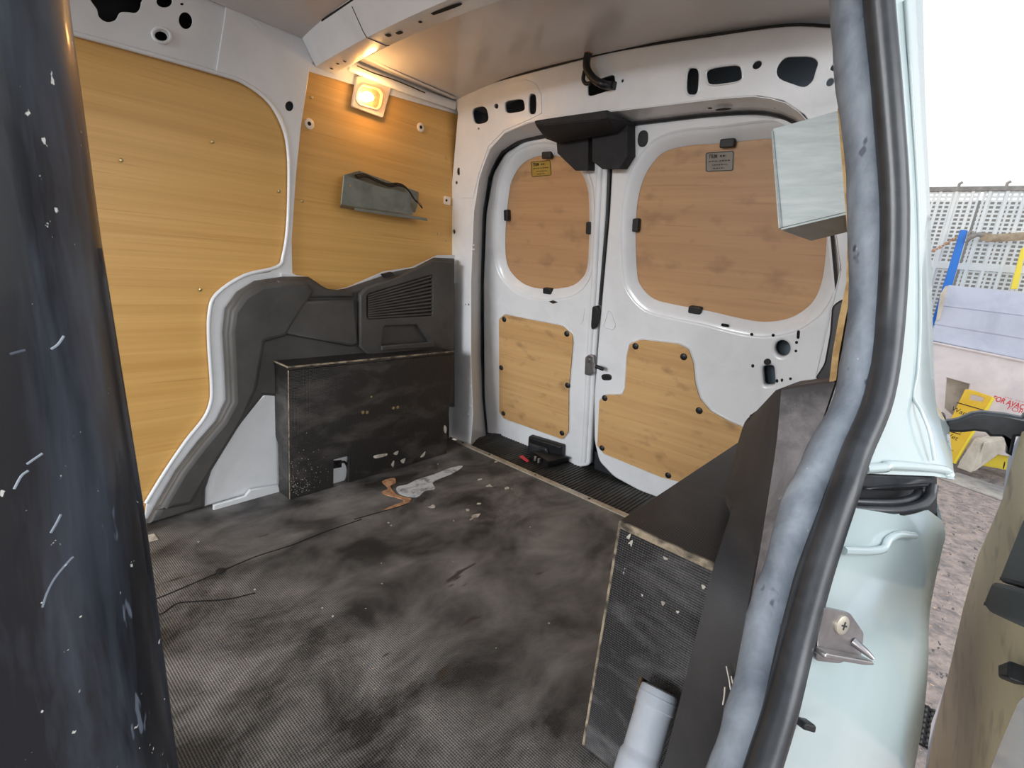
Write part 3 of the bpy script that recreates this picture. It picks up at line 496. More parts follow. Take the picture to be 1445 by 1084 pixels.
holR=[[(-.3211,.6797),(-.3209,.671),(-.3233,.6627),(-.3279,.656),(-.3342,.6516),(-.3416,.6501),(-.349,.6517),(-.3556,.6562),(-.3606,.6632),(-.3632,.6716),(-.3633,.6805),(-.3609,.6888),(-.3561,.6954),(-.3497,.6997),(-.3424,.701),(-.3351,.6993),(-.3287,.6948),(-.3238,.688)],[(-.3488,.588),(-.3447,.5674),(-.3446,.5611),(-.3462,.557),(-.3502,.554),(-.3668,.5484),(-.3716,.5485),(-.3747,.5512),(-.3773,.5567),(-.3823,.5774),(-.3864,.5982),(-.3864,.6045),(-.3848,.6086),(-.3807,.6115),(-.3641,.6165),(-.3594,.6162),(-.3564,.6136),(-.3538,.6082)]]
d2=door('door_2',outR,winR,lowR,holR,'')
for ring in ([(-.3682,.7135),(-.3682,.7118),(-.3687,.7103),(-.3697,.709),(-.371,.7082),(-.3724,.7079),(-.3739,.7082),(-.3753,.7091),(-.3762,.7104),(-.3768,.712),(-.3768,.7137),(-.3762,.7153),(-.3753,.7166),(-.374,.7174),(-.3725,.7176),(-.371,.7173),(-.3697,.7164),(-.3687,.7151)],[(-.4288,.706),(-.4288,.7042),(-.4294,.7026),(-.4304,.7013),(-.4318,.7005),(-.4334,.7002),(-.4349,.7005),(-.4363,.7014),(-.4373,.7028),(-.4378,.7044),(-.4378,.7061),(-.4373,.7077),(-.4362,.7091),(-.4348,.7099),(-.4333,.7102),(-.4317,.7098),(-.4303,.7089),(-.4293,.7076)],[(-.4106,.6059),(-.4106,.6039),(-.4112,.6021),(-.4122,.6006),(-.4136,.5996),(-.4152,.5992),(-.4167,.5996),(-.4181,.6005),(-.4192,.6021),(-.4197,.6039),(-.4198,.6059),(-.4192,.6077),(-.4182,.6092),(-.4168,.6102),(-.4152,.6105),(-.4136,.6102),(-.4122,.6092),(-.4112,.6077)],[(-.3021,.7268),(-.3014,.7194),(-.3015,.7166),(-.302,.7149),(-.3031,.714),(-.3065,.7136),(-.3077,.7143),(-.3086,.7159),(-.3093,.7186),(-.3102,.7261),(-.3109,.7336),(-.3108,.7363),(-.3103,.738),(-.3092,.7389),(-.3059,.7392),(-.3046,.7385),(-.3037,.737),(-.303,.7343)],[(-.3025,.7032),(-.3025,.7015),(-.3029,.7),(-.3038,.6987),(-.3051,.6979),(-.3065,.6977),(-.3079,.698),(-.3092,.6988),(-.3101,.7001),(-.3106,.7017),(-.3106,.7033),(-.3102,.7048),(-.3093,.7061),(-.3081,.7069),(-.3066,.7071),(-.3052,.7068),(-.304,.706),(-.303,.7047)],[(-.3003,.6771),(-.3003,.6756),(-.3007,.6742),(-.3015,.673),(-.3026,.6723),(-.3039,.672),(-.3052,.6723),(-.3064,.6731),(-.3072,.6742),(-.3077,.6757),(-.3077,.6772),(-.3073,.6786),(-.3065,.6798),(-.3054,.6805),(-.3041,.6808),(-.3028,.6805),(-.3016,.6797),(-.3008,.6786)],[(-.5049,.7205),(-.5054,.7175),(-.5065,.7164),(-.5086,.7158),(-.5121,.7156),(-.5223,.7158),(-.5258,.7162),(-.5279,.7169),(-.529,.718),(-.5293,.7211),(-.5288,.724),(-.5276,.7251),(-.5255,.7257),(-.5219,.726),(-.5118,.7257),(-.5083,.7253),(-.5063,.7246),(-.5052,.7234)],[(-.3352,.5733),(-.3351,.5712),(-.3355,.5693),(-.3364,.5677),(-.3375,.5667),(-.3389,.5664),(-.3403,.5668),(-.3415,.5678),(-.3425,.5695),(-.3431,.5714),(-.3432,.5735),(-.3428,.5755),(-.3419,.577),(-.3408,.578),(-.3394,.5784),(-.338,.578),(-.3368,.5769),(-.3358,.5753)],[(-.3224,.5788),(-.3223,.5769),(-.3227,.5751),(-.3234,.5736),(-.3244,.5727),(-.3256,.5724),(-.3269,.5728),(-.328,.5738),(-.3289,.5753),(-.3294,.5771),(-.3295,.579),(-.3291,.5808),(-.3284,.5822),(-.3274,.5831),(-.3262,.5834),(-.3249,.583),(-.3238,.582),(-.3229,.5806)],[(-.2999,.5888),(-.2999,.5872),(-.3003,.5857),(-.3012,.5845),(-.3023,.5837),(-.3036,.5833),(-.3049,.5836),(-.3061,.5843),(-.307,.5855),(-.3075,.587),(-.3075,.5886),(-.3071,.5901),(-.3062,.5913),(-.3051,.5921),(-.3038,.5924),(-.3025,.5922),(-.3013,.5915),(-.3004,.5903)]): plate('small_hole','D',ring,'crack',t=.001,off=.0115,parent=d2,bev=.0002)
for ring in ([(-1.0104,.7009),(-1.0106,.698),(-1.0116,.6954),(-1.0132,.6933),(-1.0153,.692),(-1.0175,.6917),(-1.0196,.6924),(-1.0214,.694),(-1.0226,.6963),(-1.0231,.6991),(-1.0228,.702),(-1.0218,.7047),(-1.0202,.7068),(-1.0182,.708),(-1.016,.7083),(-1.0138,.7076),(-1.0121,.706),(-1.0109,.7037)],[(-1.0065,.614),(-1.0068,.611),(-1.0078,.6083),(-1.0094,.6061),(-1.0115,.6047),(-1.0137,.6043),(-1.0159,.6049),(-1.0177,.6066),(-1.019,.609),(-1.0195,.6118),(-1.0192,.6148),(-1.0182,.6176),(-1.0165,.6198),(-1.0145,.6212),(-1.0122,.6215),(-1.0101,.6209),(-1.0083,.6193),(-1.007,.6169)]): plate('small_hole','D',ring,'crack',t=.001,off=.0115,parent=d1,bev=.0002)
disc('cable_grommet','D',hR[5][0],hR[5][1],.010,.008,'black',d2,off=.012)
for d,cl in ((d1,[(-1.4717,.5958),(-1.1287,.5882),(-1.5007,.3587),(-1.1205,.3645),(-1.4966,.1232),(-1.1455,.1304)]),(d2,[(-.8208,.5941),(-.6373,.5913),(-.939,.3547),(-.9398,.1271),(-.5618,.4091),(-.6466,.1121)])):
    for u,v in cl: disc('push_clip','D',u,v,.0125,.006,'black',d,off=.0185,dome=True)
for d,cl in ((d1,[(-1.2484,1.2542),(-1.4601,1.0372),(-1.0525,1),(-1.2442,.7454)]),(d2,[(-.5862,1.252),(-.8634,1.0156),(-.6256,.752)])):
    for i,(u,v) in enumerate(cl):
        w_,h2=(.021,.012) if i in(0,3) or (d is d2 and i==2) else (.011,.022)
        plate('window_clip','D',fil(rect(u-w_,u+w_,v-h2,v+h2),.006),'black',t=.022,off=-.019,parent=d,bev=.003)
# stickers on the upper panels
for d,f,corner,mt in ((d1,'D',[(-1.3402,1.2363),(-1.2419,1.2382),(-1.2366,1.1839),(-1.3357,1.1802)],'sticker'),(d2,'D',[(-.6547,1.2313),(-.569,1.2324),(-.5634,1.1769),(-.648,1.1767)],'sticker2')):
    q=[V(c) for c in corner]; c=sum(q,V((0,0)))/4; wd=(q[1]-q[0]).length; hh=(q[3]-q[0]).length; an=math.atan2((q[1]-q[0]).y,(q[1]-q[0]).x)
    ux=V((math.cos(an),math.sin(an))); uy=V((-ux.y,ux.x))
    st=plate('sticker',f,fil(q,.006),mt,t=.0008,off=-.0188,parent=d,bev=.0002,label='gold printed sticker' if mt=='sticker' else 'grey printed sticker')
    tube('sticker_border',[at(f,p.x,p.y,-.0178) for p in fil([c+(a-c)*.93 for a in q],.005)],.0011,'ink',st,seg=5,closed=True)
    tx=lambda s,fx,fy,h,w,b=False:text('sticker_print',s,f,(c+ux*wd*fx+uy*hh*fy).x,(c+ux*wd*fx+uy*hh*fy).y,h*hh,'ink',st,off=-.0176,ang=an,w=w*wd,bold=b)
    tx('TRIM',-.24,.27,.26,.30,True)
    rnd=random.Random(5)
    for fy_,x0_,x1_,hgt in ((.27,.0,.2,.09),(.03,-.38,.36,.05),(-.16,-.24,.3,.05),(-.33,-.2,.2,.045)):
        x_=x0_
        while x_<x1_:
            w_=rnd.uniform(.03,.09); a_=c+ux*wd*x_+uy*hh*fy_; b_=a_+ux*wd*min(w_,x1_-x_)
            plate('sticker_print',f,[a_-uy*hh*hgt/2,b_-uy*hh*hgt/2,b_+uy*hh*hgt/2,a_+uy*hh*hgt/2],'ink',t=.0003,off=-.0179,bev=.00005,parent=st); x_+=w_+.025
# pressed triangle and pads
tube('pressed_triangle',[at('D',q.x,q.y,.0125) for q in fil([(-.9633,.6439),(-.9452,.71),(-.9326,.7036),(-.9117,.6577),(-.9198,.6399)],.006)],.0022,'white',d2,seg=6,closed=True)
tube('pressed_mark',[at('D',*q,.0125) for q in [(-1.0561,.7114),(-1.0493,.7039),(-1.0573,.6517),(-1.0669,.6387)]],.002,'white',d1,seg=6)
plate('dark_mark','D',[(-1.2258,.7066),(-1.2041,.7152),(-1.179,.7096),(-1.2039,.7005)],'ink',t=.0008,off=.012,parent=d1,bev=.0002)
plate('buffer_pad','D',fil([(-1.0079,.7178),(-.9861,.7235),(-.9785,.6971),(-.9883,.637),(-1.0072,.6282),(-1.011,.6418)],.006),'black',t=.02,off=.008,parent=d1,bev=.004,label='black rubber buffer')
lt=plate('latch','D',fil([(-1.032,.5094),(-1.0158,.5247),(-.9959,.5228),(-.9894,.4522),(-1.0054,.4363),(-1.0325,.4362)],.005),'steel',t=.02,off=.008,parent=d1,bev=.003,label='dark steel latch')
u,v=[(-1.0148,.501)][0]; disc('latch_bolt','D',u,v,.009,.008,'steel',lt,off=.028)
p0,p1=[(1.665,.969,.4742),(1.665,.9363,.4699)]; tube('latch_pin',[p0,p1],.008,'black',lt,seg=10)
u,v=[(-.9383,.4429)][0]; plate('rubber_bung','D',ell((u,v),.023,.013,.25,20,.7),'black',t=.008,off=.009,parent=d2,bev=.003)
u,v=[(-.8493,1.2813)][0]; plate('rubber_bung','D',ell((u,v),.018,.024,0,20,.85),'black',t=.006,off=.010,parent=d2,bev=.002)
# rounded flange at the meeting edge of the left door
tube('meeting_flange',crv([at('D',*q,.006) for q in [(-1.0033,1.3049),(-1.0062,1.1948),(-1.0088,1.0063),(-1.0117,.8015),(-1.0222,.5174),(-1.027,.1993),(-1.0315,.0244)]],4),(.016,.014),'white',d1,seg=12)
tube('meeting_seal',crv([at('D',*q,.008) for q in [(-.9705,1.2113),(-.9703,1.0554),(-.9785,.8777),(-.9861,.7235)]],4),.006,'rubber',d2,seg=8)
plate('outer_skin','D',[(-1.72,-.45),(-.05,-.45),(-.06,.5),(-.10,.8),(-.17,1.05),(-.30,1.5),(-1.72,1.5)],'cavity',t=.006,off=-.08,parent=wr)
plate('door_gap','D',[(-1.004,.0699),(-.9466,.0562),(-.7596,-.0066),(-.7557,-.0563),(-1.0005,-.0176)],'dark',t=.004,off=-.03,parent=wr)
# upper black catch over the meeting edge
uc=thing('latch_cover','black angular plastic cover over the top catch of the rear doors','latch cover',tuple(at('D',-.9,1.22,.05)))
pts=[(1.385,1.1685,1.2974),(1.385,.8899,1.3009),(1.385,1.1602,1.2816),(1.385,.8832,1.2752)]+[(1.4,1.1522,1.2694)]+[(1.48,1.1885,1.2642),(1.48,1.1336,1.2468),(1.48,1.0951,1.2487),(1.48,.9108,1.261),(1.48,.8871,1.2998)]+[(1.54,1.1547,1.2639),(1.54,.8691,1.299)]
hull('header_block',pts,'foam',uc,bev=.002)
plate('left_block','D',[(-1.1653,1.3169),(-1.0288,1.3112),(-1.0262,1.1932),(-1.0795,1.195),(-1.1579,1.2542)],'foam',t=.05,off=.005,parent=uc,bev=.003)
plate('right_block','D',[(-1.0099,1.3269),(-.88,1.3204),(-.8718,1.2307),(-.899,1.1932),(-.964,1.1955),(-1.0047,1.2217)],'foam',t=.055,off=.01,parent=uc,bev=.003)
# lower black catch
lc=thing('floor_catch','black plastic door catch standing on the rear sill','door catch',(1.68,1.2,0))
plate('back_plate','D',fil([(-1.3188,.0667),(-1.1275,.0795),(-1.1297,-.005),(-1.1848,-.0595),(-1.3288,-.0477)],.006),'black',t=.035,off=.012,parent=lc,bev=.008)
plate('raised_pad','D',fil([(-1.3062,.0446),(-1.1981,.0515),(-1.1773,-.0114),(-1.2178,-.053),(-1.294,-.0428)],.01),'rubber',t=.02,off=.045,parent=lc,bev=.008)
hull('catch_base',[(1.6769,1.2542,0),(1.6408,1.1186,0),(1.6931,1.1077,0),(1.7849,1.1076,0),(1.7913,1.224,0)]+[(1.6677,1.2425,.03),(1.633,1.1132,.03),(1.7001,1.1021,.03),(1.755,1.0915,.03)],'black',lc,bev=.003)
for q in [(1.6265,1.1792,.015),(1.6209,1.1553,.015)]: tube('catch_pin',[V(q),V(q)+V((0,0,.018))],.006,'steel',lc,seg=8)
rt=[(1.6356,1.2737),(1.6591,1.2769),(1.635,1.2159),(1.6149,1.2115)]
plate('red_tag','Z0',rt,'red',t=.003,off=-.003,label='small red plastic tag beside the door catch on the sill',cat='tag')
# hose at the header
hs=thing('drain_hose','black corrugated hose from the roof into the header slot','hose',tuple(at('E',c_[4][0],c_[4][1],.02)))
tube('hose',crv([(1.4,.9921,1.4762),(1.4,.9965,1.4558),(1.4,.993,1.434),(1.4,.9797,1.4146),(1.4,.9561,1.3939),(1.4,.9262,1.3784)]+[(1.43,.9174,1.3823),(1.43,.9024,1.3804)],5),.0115,'wire',hs,seg=12)
tube('hose_collar',[(1.4,.993,1.482),(1.4,.9937,1.4707)],.0135,'torn',hs,seg=12,label='brown collar')
tube('side_cable',crv([(1.41,1.0065,1.4294),(1.41,1.0081,1.4059),(1.41,.9955,1.3924),(1.41,.9773,1.392)],4),.006,'wire',hs,seg=8)

# ---------------- lamp and bracket on the far wall
lpq=[V(q) for q in [(1.0009,1.3743),(1.1441,1.4118),(1.106,1.2757),(.9847,1.2789)]]
lm=thing('interior_lamp','lit rectangular interior lamp glowing orange at the top of the far wall','lamp',tuple(at('Y1.63',*(sum(lpq,V((0,0)))/4))))
lens=fil([(1.0022,1.3335),(1.0204,1.3558),(1.086,1.3623),(1.1019,1.3494),(1.0949,1.3099),(1.0807,1.2949),(1.0099,1.2911),(.9964,1.3023)],.008)
plate('lamp_plate','Y1.63',fil(lpq,.008),'lampwhite',t=.012,parent=lm,bev=.003,holes=[offs(lens,-.004)])
plate('lamp_back','Y1.63',offs(lens,.002),'alu',t=.002,parent=lm)
tube('lens_rim',[at('Y1.618',q.x,q.y,0) for q in lens],.0035,'lampwhite',lm,seg=8,closed=True)
cc=sum([V(q) for q in [(1.0434,1.3256)]],V((0,0)))
bm=bmesh.new(); bmesh.ops.create_uvsphere(bm,u_segments=16,v_segments=10,radius=.014,matrix=Matrix.Translation(at('Y1.615',cc.x,cc.y))@Matrix.Diagonal((1.5,.6,1,1)))
frombm('bulb',bm,'glow',lm,smooth=180,label='glowing bulb')
plate('lamp_lens','Y1.602',offs(lens,-.001),'lens',t=.0015,parent=lm,bev=.0003)
pl=bpy.data.lights.new('lamp_light','POINT'); pl.energy=1.0; pl.color=(1,.55,.2); pl.shadow_soft_size=.02
po=bpy.data.objects.new('lamp_light',pl); COL.objects.link(po); po.location=at('Y1.57',cc.x,cc.y)-V(WL[lm.name]); po.parent=lm
bk=thing('wall_bracket','folded galvanised metal bracket on the far wall below the lamp','bracket',(1.2,1.64,1.02))
yF=1.575
plate('front_face','Y%g'%yF,[(.9341,1.0572),(1.0543,1.0447),(1.0979,1.0426),(1.1902,1.0431),(1.207,1.031),(1.2023,1.0004),(1.2207,.9677),(.9251,.9657)],'galv',t=.002,parent=bk,bev=.0006)
F3=[(.9251,1.575,.9657),(1.2207,1.575,.9677),(1.2852,1.575,.9656)]; 
def quadp(name,pts,mat,par,th=.002): return loft(name,[pts[:2],pts[2:]],mat,par,kr=1,thick=th)
a,b,c=[V(q) for q in F3]
quadp('bottom_flange',[a,c,V((a.x+.03,1.637,a.z-.005)),V((c.x-.02,1.637,c.z-.005))],'galv',bk)
plate('lower_lip','Y1.573',[(.9725,.9611),(1.2836,.9654),(1.2878,.9555),(.9728,.9521)],'galv',t=.002,parent=bk)
g=[V(q) for q in [(.9341,1.575,1.0572),(.9251,1.575,.9657)]]; g2=[V(q) for q in [(1.0286,1.637,1.0901),(1.0344,1.637,.9763)]]
plate('back_face','Y1.637',[(1.0286,1.0901),(1.2872,1.0617),(1.2897,1.0229),(1.2749,.9841),(1.026,.9704)],'galv',t=.003,parent=bk,bev=.0006)
quadp('end_face',[g[0],g2[0],g[1],g2[1]],'galv',bk)
u,v=[(.9564,1.0282)][0]; disc('rivet','Y1.573',u,v,.004,.002,'brass',bk,n=8)
wi=thing('loose_wires','bundle of loose black wires lying in the top of the wall bracket','wires',(1.2,1.60,1.08))
for k in range(3):
    dd=V((0,.006*k,.004*k-.002))
    tube('wire',[q+dd for q in crv([(.9977,1.6,1.0628),(1.0304,1.6,1.0732),(1.0703,1.6,1.0665),(1.1299,1.6,1.0578),(1.1665,1.6,1.0664),(1.1984,1.6,1.0644),(1.2253,1.6,1.0489)]+[(1.2349,1.585,1.0252),(1.2556,1.585,1.0156),(1.2701,1.585,1.0023)],5)],.0028,'wire',wi,seg=6)
tube('bare_tip',[q+V((0,.0,0)) for q in [V(p) for p in [(1.247,1.583,1.0194),(1.2646,1.583,1.0092)]]],.003,'torn',wi,seg=6,label='brown bared wire end')

# ---------------- near side wall (with the open side door)
wR=thing('wall_right','',' ',(.8,.06,0)); 
for k in ('label','category'):
    if k in wR: del wR[k]
wR['kind']='structure'
# seal path
inn=crv([(.73,.1802,1.2324),(.74,.1656,1.1704),(.75,.1309,1.0572),(.755,.0961,.9381),(.74,.068,.8137),(.7,.0564,.7241),(.65,.0628,.6621),(.61,.0665,.62),(.57,.0657,.5489),(.53,.0622,.4841),(.485,.0534,.4331),(.45,.0517,.39),(.41,.0492,.3482)],5)
outp=crv([(.715,.1486,1.2165),(.725,.1335,1.1574),(.735,.1013,1.05),(.74,.0696,.9365),(.725,.0453,.8174),(.685,.0334,.7321),(.635,.0364,.6747),(.595,.0359,.6371),(.555,.0362,.5711),(.515,.0336,.5116),(.47,.0291,.4634),(.435,.0281,.425),(.395,.027,.3879)],5)
random.seed(9)
rad=[.0235+.0015*math.sin(i*.9)+random.uniform(-.0007,.0007) for i in range(len(inn))]
tube('inner_seal',inn,[(r*1.0,r*.9) for r in rad],'dusty',wR,seg=18,label='dusty grey inner door seal')
tube('outer_seal',outp,.0145,'rubber',wR,seg=16,label='smooth black outer door seal')
tube('seal_lip',crv([(.72,.1621,1.2226),(.728,.1458,1.1613),(.738,.112,1.052),(.743,.0794,.9367),(.728,.0547,.8159),(.688,.0424,.7294),(.638,.0464,.6706),(.598,.0479,.6313),(.558,.0504,.5623),(.518,.0467,.5013),(.474,.04,.4519),(.44,.0393,.4103),(.4,.0372,.3716)],5),.004,'rubber',wR,seg=8)
# upper jamb and quarter panel
up=[[(.74,.1524,1.2293),(.79,.1379,1.2487),(.86,.1288,1.2789)],[(.745,.1351,1.1657),(.8,.1209,1.1845),(.87,.1116,1.2104)],[(.755,.1006,1.0554),(.81,.087,1.0688),(.88,.0801,1.087)],[(.76,.0675,.9391),(.82,.0528,.9473),(.89,.0445,.9566)],[(.745,.0452,.817),(.82,.0209,.8172),(.89,.0098,.8191)],[(.71,.0333,.7285),(.8,.0043,.7182),(.89,-.0177,.7155)],[(.68,.033,.691),(.8,-.0126,.6824),(.87,-.0365,.6715)],[(.65,.0299,.6497),(.79,-.0373,.6322),(.84,-.0599,.6216)]]
up=[[V(p) for p in r] for r in up]
for r in up:
    e=r[-1]; r.append(V((1.2,e.y*1.2/e.x+.03,e.z+ (.03 if e.z>.9 else 0)))); r.append(V((1.8,e.y*1.8/e.x+.05 if e.y>0 else .02,e.z+(.05 if e.z>.9 else 0))))
loft('quarter_panel',up,'body',wR,kr=4,thick=.003,smooth=32)
tube('panel_crease',crv([(.797,.119,1.1829),(.807,.086,1.0679),(.817,.0526,.9469),(.817,.0213,.819),(.812,.0089,.7576),(.8,.005,.7246),(.8,-.0069,.7071),(.795,-.0208,.684),(.79,-.0334,.6517)],4),.0022,'body',wR,seg=8)
tube('lower_fold',crv([(.65,.0267,.656),(.69,.0111,.6527),(.7,.0062,.6544),(.77,-.0226,.6436),(.82,-.0467,.6351),(.825,-.0533,.6283)],4),.006,'body',wR,seg=8)
# recess with rubber
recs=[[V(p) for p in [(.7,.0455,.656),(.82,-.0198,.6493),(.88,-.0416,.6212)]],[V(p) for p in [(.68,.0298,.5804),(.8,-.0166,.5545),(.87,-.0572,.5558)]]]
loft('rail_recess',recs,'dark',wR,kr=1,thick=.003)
hull('rail_buffer',[(.7,.0367,.6325),(.7,.0331,.6163)]+[(.78,-.0397,.634),(.78,-.038,.6239),(.78,-.0231,.6103),(.78,.0035,.5988)]+[(.66,.0282,.6459),(.66,.0246,.6299)],'rubber',wR,bev=.003)
tube('rail_gasket',crv([(.66,.0352,.6007),(.69,.0105,.5992),(.72,-.0116,.5975),(.76,-.032,.5992),(.79,-.0393,.6059),(.8,-.039,.6184)],5),.0065,'rubber',wR,seg=10)
tube('rail_gasket',crv([(.67,.0378,.6063),(.7,.0127,.605),(.73,-.0075,.6036),(.77,-.0238,.6031),(.8,-.029,.6065)],5),.005,'rubber',wR,seg=10)
lo=[[(.63,.0279,.6157),(.7,-.0104,.5993),(.8,-.0428,.5844),(.84,-.0616,.5632)],[(.61,.034,.5954),(.69,-.0108,.5831),(.8,-.0494,.5622),(.84,-.0692,.5437)],[(.585,.0333,.5735),(.68,-.013,.5562),(.78,-.0505,.5323),(.83,-.0702,.5209)],[(.55,.0322,.5183),(.645,-.0159,.4955),(.76,-.0623,.4605),(.82,-.0775,.4412)],[(.515,.0297,.4784),(.61,-.0149,.4405),(.74,-.0683,.3989),(.81,-.0911,.3778)],[(.485,.0296,.4434),(.58,-.0125,.404),(.72,-.0757,.3469),(.8,-.1022,.3125)],[(.45,.0281,.4116),(.55,-.0093,.3561),(.7,-.0843,.2901),(.79,-.1111,.234)],[(.41,.0274,.3796),(.51,-.0059,.3093),(.67,-.0894,.2283),(.77,-.1185,.1536)]]
lo=[[V(p) for p in r] for r in lo]
for r in lo:
    e=r[-1]; r.append(V((1.15,e.y*1.15/e.x+.05,e.z))); r.append(V((1.8,.02,e.z)))
loft('lower_jamb',lo,'body',wR,kr=4,thick=.003,smooth=32)
tube('pressed_ridge',crv([(.598,.0221,.5787),(.645,.0024,.5679),(.67,-.01,.5671),(.68,-.0121,.5749),(.7,-.0196,.577),(.745,-.0348,.5657)],4),.0045,'body',wR,seg=8)
# interior ply lining of the near wall: only its front edge shows
ed=[[(.825,.1619,1.0809),(.825,.1385,1.0009),(.825,.1148,.9197),(.825,.102,.8552),(.825,.1004,.807),(.825,.0971,.7577),(.825,.0916,.7126)]]
pe=[V(p) for p in ed[0]]
rowa=pe; rowb=[V((1.40,max(p.y+.05,.16),p.z)) for p in pe]
loft('plywood_panel',[rowa,rowb],'tan',wR,kr=1,thick=.008)
box('outer_skin',.9,1.8,.075,.085,.0,.86,'dark',wR,bev=0)
# striker
skr=thing('striker_plate','steel striker bracket with screw and stud on the white door jamb','striker',tuple(at('K',.03,0,0)))
plate('plate','K',fil([(-.0164,-.003),(-.0045,-.0023),(.0327,-.0012),(.0628,-.0167),(.0699,-.0395),(.0511,-.0455),(.0396,-.0522),(.0028,-.0544)],.004),'steel',t=.005,off=.004,parent=skr,bev=.0012)
u,v=[(.0231,-.0143)][0]; disc('screw','K',u,v,.0095,.003,'alu',skr,off=.009)
for a in (0,math.pi/2): plate('screw_slot','K',[(u+x*math.cos(a)-y*math.sin(a),v+x*math.sin(a)+y*math.cos(a)) for x,y in rect(-.004,.004,-.0008,.0008)],'dark',t=.0006,off=.012,parent=skr,bev=.0001)
u,v=[(.0499,-.0278)][0]; u2,v2=[(.0606,-.0352)][0]
tube('stud',[at('K',u,v,.008),at('K',(u+u2)/2,(v+v2)/2,.018),at('K',u2,v2,.024)],[.0045,.0035,.002],'steel',skr,seg=10)
plate('ledge','K',fil([(-.008,-.0402),(.0008,-.0403),(.0297,-.0397),(.0671,-.0387),(.0699,-.0421),(.0552,-.0442),(-.0076,-.0459)],.002),'steel',t=.014,off=.008,parent=skr,bev=.0015)
pgp=[(.0024,-.1105),(.0202,-.1117),(.0215,-.1194),(.0024,-.1175)]
plate('plug','K',fil(pgp,.003),'black',t=.012,off=.004,parent=wR,bev=.002)

# ---------------- near trim
tr_=thing('wheel_arch_trim','dusty dark plastic trim pillar beside the near door seal','trim panel',(.75,.15,0))
E3=[(.8,.0904,.7201),(.74,.0883,.6587),(.69,.0928,.59),(.63,.086,.5103),(.575,.0797,.4264),(.52,.0715,.3635),(.48,.0689,.3029)]
E2=[(.8,.1578,.6934),(.745,.1351,.62),(.69,.1148,.5147),(.65,.1038,.4575),(.6,.0912,.403),(.545,.078,.3483),(.5,.0734,.2892)]
E1=[(1.0759,.25,.5713),(1.0284,.247,.563),(.9736,.238,.5072),(.8709,.215,.4799),(.8116,.195,.4888),(.7532,.172,.4954),(.6589,.157,.4612),(.6247,.151,.3837),(.5975,.147,.3054),(.5744,.144,.224),(.5369,.14,.153)]
E3,E2,E1=[resam(crv(e,4),40) for e in (E3,E2,E1)]
back=[V((max(p.x+.5,1.30),p.y+.02,p.z)) for p in E1]; back0=[V((max(p.x+.5,1.30),min(p.y,.14),p.z)) for p in E3]
tl3=[p+V((.0,-.004,.0)) for p in E3]
rows=[]
for a,b,c,d,e in zip(back0,E3,E2,E1,back): rows.append([V((b.x+.12,b.y+.01,b.z)),b,b.lerp(c,.5)+V((-.004,0,0)),c.lerp(b,.08)+V((-.003,0,0)),c.lerp(d,.03),c.lerp(d,.5),d,d.lerp(e,.05)+V((0,.006,0)),e])
rows=[[p+V((.16,.004,-.006)) for p in rows[0]],[p+V((.005,.002,.001)) for p in rows[0]]]+rows
loft('front_face',[r[:4] for r in rows],'plasticr',tr_,kr=1,thick=0,smooth=30,label='dusty worn front face painted as lit')
loft('inner_face',[r[3:] for r in rows],'plasticd',tr_,kr=1,thick=0,smooth=30)  # facet turned from the light, its shade is in the colour
for sp in ([(.585,.1007,.3893),(.575,.0927,.3819),(.57,.0881,.3753),(.562,.0803,.3694),(.555,.0809,.3588),(.548,.0807,.3489),(.54,.0794,.3389)],[(.58,.0922,.3841),(.572,.0861,.3785),(.566,.0814,.3728)],[(.57,.0944,.3737),(.565,.092,.3655),(.56,.0905,.3579)],[(.535,.08,.3342),(.525,.0802,.3198),(.517,.0804,.306)],[(.59,.0864,.4186),(.585,.0832,.4137)]):
    tube('white_scuff',[p+V((-.006,-.001,0)) for p in crv(sp,3)],.0009,'fleck',tr_,seg=5)
lob=[(-.1747,.8153),(-.1564,.8333),(-.1201,.6579),(-.1733,.6606),(-.1625,.6951),(-.1664,.7599)]
plate('upper_lobe','X1.21',fil(lob,.01),'black',t=.012,parent=tr_,bev=.004)

# ---------------- near plywood box
rb=thing('plywood_box','black plywood box in the near right foreground with a pipe in its front notch','box',(1.0,.24,0))
hp_=[(-.2331,.2097),(-.1616,.2154)]; 
RX=.679;RY=.312;RZ=.455
hl,ht=hp_[0]
hr=[(-.2374,.0531)][0]
plate('front_panel','X.691',[(-RY,.002),(hp_[0][0]-.004,.002),(hp_[0][0],ht),(hp_[1][0],ht-.004),(hp_[1][0]+.006,.002),(-.148,.002),(-.148,RZ-.0125),(-RY,RZ-.0125)],'boxplyr',t=.012,parent=rb,edge='tan')
plate('top_panel','Z0',[(RX-.002,.14),(1.36,.14),(1.36,RY+.001),(RX-.002,RY+.001)],'boxply',t=.012,off=RZ-.012,parent=rb,edge='plyedge')
plate('side_panel','Y.312',rect(RX+.0125,1.36,.002,RZ-.0125),'boxply',t=.012,parent=rb,edge='plyedge')
plate('end_panel','X1.36',rect(-.299,-.15,.002,RZ-.0125),'boxply',t=.012,parent=rb)
box('worn_corner',RX-.0015,RX+.004,RY-.003,RY+.0015,.004,RZ-.01,'plyedge',rb,bev=.0006)
box('worn_corner',RX-.003,RX+.002,.15,RY+.001,RZ-.006,RZ+.0008,'plyedge',rb,bev=.0006)
